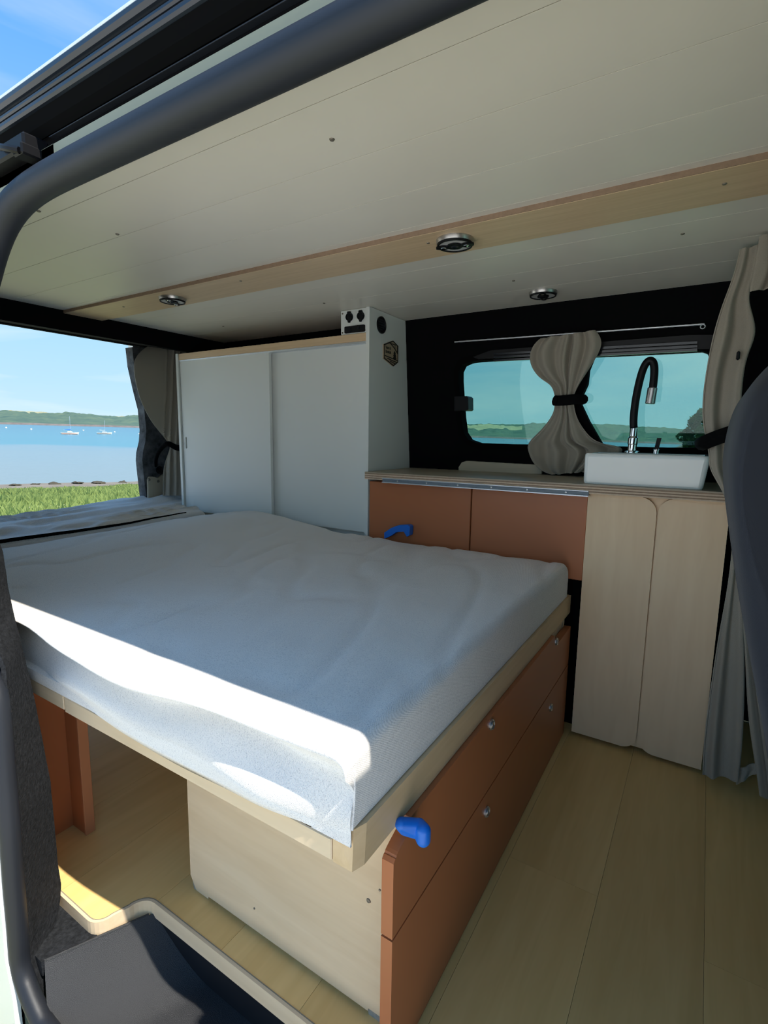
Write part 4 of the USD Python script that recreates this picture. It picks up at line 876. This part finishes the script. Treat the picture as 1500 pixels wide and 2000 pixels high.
# boats
def boat(az, el_deg, L, label, sail):
    r = (1 - WZ) / math.tan(math.radians(hor(az) - el_deg)); x, y = polar(r, az)
    loc = tilt((x, y, WZ)); t = thing("sailboat", label, "sailboat", loc)
    ux = np.array([math.cos(math.radians(az)), -math.sin(math.radians(az)), 0]); uy = np.array([ux[1] * -1, ux[0], 0]); uz = np.array([0, 0, 1.0])
    def W_(p): p = np.asarray(p, float) * L; return loc + p[..., :1] * ux + p[..., 1:2] * uy + p[..., 2:3] * uz
    st_ = np.linspace(-.5, .5, 15); secs = []
    for s_ in st_:
        b = .14 * (1 - abs(s_ + .08) ** 2.2 / .36) * (1 if s_ < .35 else 1 - (s_ - .35) / .17); b = max(b, .006); dk = .115 + .045 * max(0, s_ + .1) ** 1.2
        secs.append([(s_ + .02 * (s_ > .3), -b, dk), (s_, -b * .85, .04), (s_ * .95, -b * .4, -.02), (s_ * .95, b * .4, -.02), (s_, b * .85, .04), (s_ + .02 * (s_ > .3), b, dk)])
    G = np.array(secs); n, k = G.shape[:2]; V = W_(G.reshape(-1, 3)); f = gridfaces(n, k, wrap=True); f = np.vstack([f[:, [0, 1, 2]], f[:, [0, 2, 3]]])
    cap = [(0, j, j + 1) for j in range(1, k - 1)] + [((n - 1) * k, (n - 1) * k + j + 1, (n - 1) * k + j) for j in range(1, k - 1)]
    obj("hull", (V, np.vstack([f, cap])), "paint", t, smooth=40)
    obj("waterline_stripe", W_mesh(box(-.44, .44, -.155, .155, .005, .028, .01), W_), "ply_dark" if not sail else "terra_bright", t, smooth=False)
    obj("cabin", W_mesh(hull([(-.14, -.07, .12), (-.14, .07, .12), (.2, -.05, .13), (.2, .05, .13), (-.10, -.055, .185), (-.10, .055, .185), (.12, -.04, .175), (.12, .04, .175)]), W_), "paint", t, smooth=False)
    obj("mast", W_mesh(tube([(.06, 0, .15), (.055, 0, 1.12 if sail else 1.0)], .011, 8), W_), "alu", t)
    obj("boom", W_mesh(tube([(.06, 0, .27), (-.30, 0, .28)], .010, 8), W_), "alu", t)
    if sail: obj("sail_cover", W_mesh(tube([(.08, 0, .295), (.0, 0, .31), (-.14, 0, .295), (-.28, 0, .29)], [.02, .028, .022, .014], 8), W_), "blue", t)
    obj("spreader", W_mesh(tube([(.058, -.06, .72), (.058, .06, .72)], .005, 6), W_), "alu", t)
def W_mesh(mm, W_): v, f = arr(mm); return (W_(v), f)
boat(-63.2, -0.16, 7.0, "white sailboat with blue sail cover moored left in the bay", True)
boat(-60.33, -0.10, 6.6, "white sailing sloop with bare boom moored near the curtain", False)
for az, el, lab in ((-68.0, .30, "round white buoy floating far left in the bay"), (-66.17, .20, "small white buoy left of the sailboat with the blue cover"), (-62.06, .17, "white buoy floating between the two sailboats"), (-59.42, .06, "white buoy just right of the bare sloop"), (-57.26, -.10, "white buoy in the bay beside the rear pillar")):
    r = (1 - WZ) / math.tan(math.radians(hor(az) - el)); x, y = polar(r, az)
    p = tilt((x, y, WZ)); t = thing("mooring_buoy", lab, "buoy", p, group="mooring buoys in the bay")
    s_ = r / 270 * .38
    obj("float", trimesh.creation.icosphere(2, s_).apply_translation(p + [0, 0, s_ * .5]), "paint", t, smooth=True)
    obj("ring", tube([p + [0, 0, s_ * 1.3], p + [0, 0, s_ * 1.9]], s_ * .2, 8), "steel", t)
for k, (px, py, r, sc_, lab) in enumerate([(30, 944, 56.4, .8, "first dark seaweed clump from the left at the water's edge"), (68, 938, 57, .6, "small dark seaweed clump, second from the left at the water"), (107, 944, 56.6, .9, "broad dark seaweed clump in the middle of the beach"), (150, 946, 56.4, .8, "dark seaweed clump below the bare sloop"), (192, 946, 56.2, 1.0, "largest dark seaweed clump, right along the beach"), (240, 944, 57, .6, "dark seaweed clump nearest the rear pillar")]):
    d = ray(px, py); az = math.degrees(math.atan2(d[0], d[1])); x, y = polar(r, az)
    p = tilt((x, y, gz(r) + .1)); t = thing("seaweed_clump", lab, "seaweed", p, group="seaweed clumps along the beach")
    mm = trimesh.creation.icosphere(3, 1.0); v = mm.vertices * [.9, .45, .16] * sc_; v += (meshkit.fbm(v * 3 + k, 3, 4)[:, None] - .5) * .35
    obj("fronds", trimesh.Trimesh(v + p, mm.faces, process=False), "seaweed", t, smooth=True)
# grass on the bank
M("grass", {"o": ("geometry", {}), "r": ("rgb_ramp", {"ramp": [(0.0, (0.27, 0.34, 0.11)), (0.5, (0.53, 0.54, 0.25)), (1, (0.72, 0.64, 0.40))]}), "d": ("diffuse_bsdf", {}), "t": ("translucent_bsdf", {}), "m": ("mix_closure", {"fac": 0.35})},
  [("o.random_per_island", "r.fac"), ("r.color", "d.color"), ("r.color", "t.color"), ("d.BSDF", "m.closure1"), ("t.BSDF", "m.closure2")], surface="m.closure")
MT["grass"] = UsdShade.Material.Get(stage, "/World/Looks/grass")
g = np.random.default_rng(12)
nb = 150000
az = g.uniform(-82, -45, nb); r = 6.5 + 42 * np.sqrt(g.uniform(0, 1, nb)) ** 1.1
x, y = polar(r, az)
clump = meshkit.fbm(np.stack([x * .5, y * .5, 0 * x], -1), 3, 2)
keep = g.uniform(0, 1, nb) < smooth01((clump - .15) / .3) ; x, y, r, clump = x[keep], y[keep], r[keep], clump[keep]
n_ = len(x); h = (.14 + .5 * (clump - .25)) * g.uniform(.5, 1.3, n_); z = gz(r) - .06
a = g.uniform(0, 2 * math.pi, n_); wd_ = .016 + .0012 * r
le = np.stack([np.cos(a), np.sin(a)], 1) * (h * g.uniform(.1, .7, n_))[:, None]
b2 = g.uniform(0, 2 * math.pi, n_); bx, by = np.cos(b2) * wd_, np.sin(b2) * wd_
V = np.stack([np.stack([x - bx, y - by, z], 1), np.stack([x + bx, y + by, z], 1), np.stack([x + le[:, 0] * .4 + bx * .7, y + le[:, 1] * .4 + by * .7, z + h * .6], 1), np.stack([x + le[:, 0], y + le[:, 1], z + h], 1)], 1).reshape(-1, 3)
i = np.arange(n_) * 4
obj("bank_grass", (tilt(V), np.vstack([np.stack([i, i + 1, i + 2], 1), np.stack([i, i + 2, i + 3], 1)])), "grass", None, smooth=False, label="rough green and straw coloured grass on the bank outside the tailgate", cat="grass", kind="stuff")
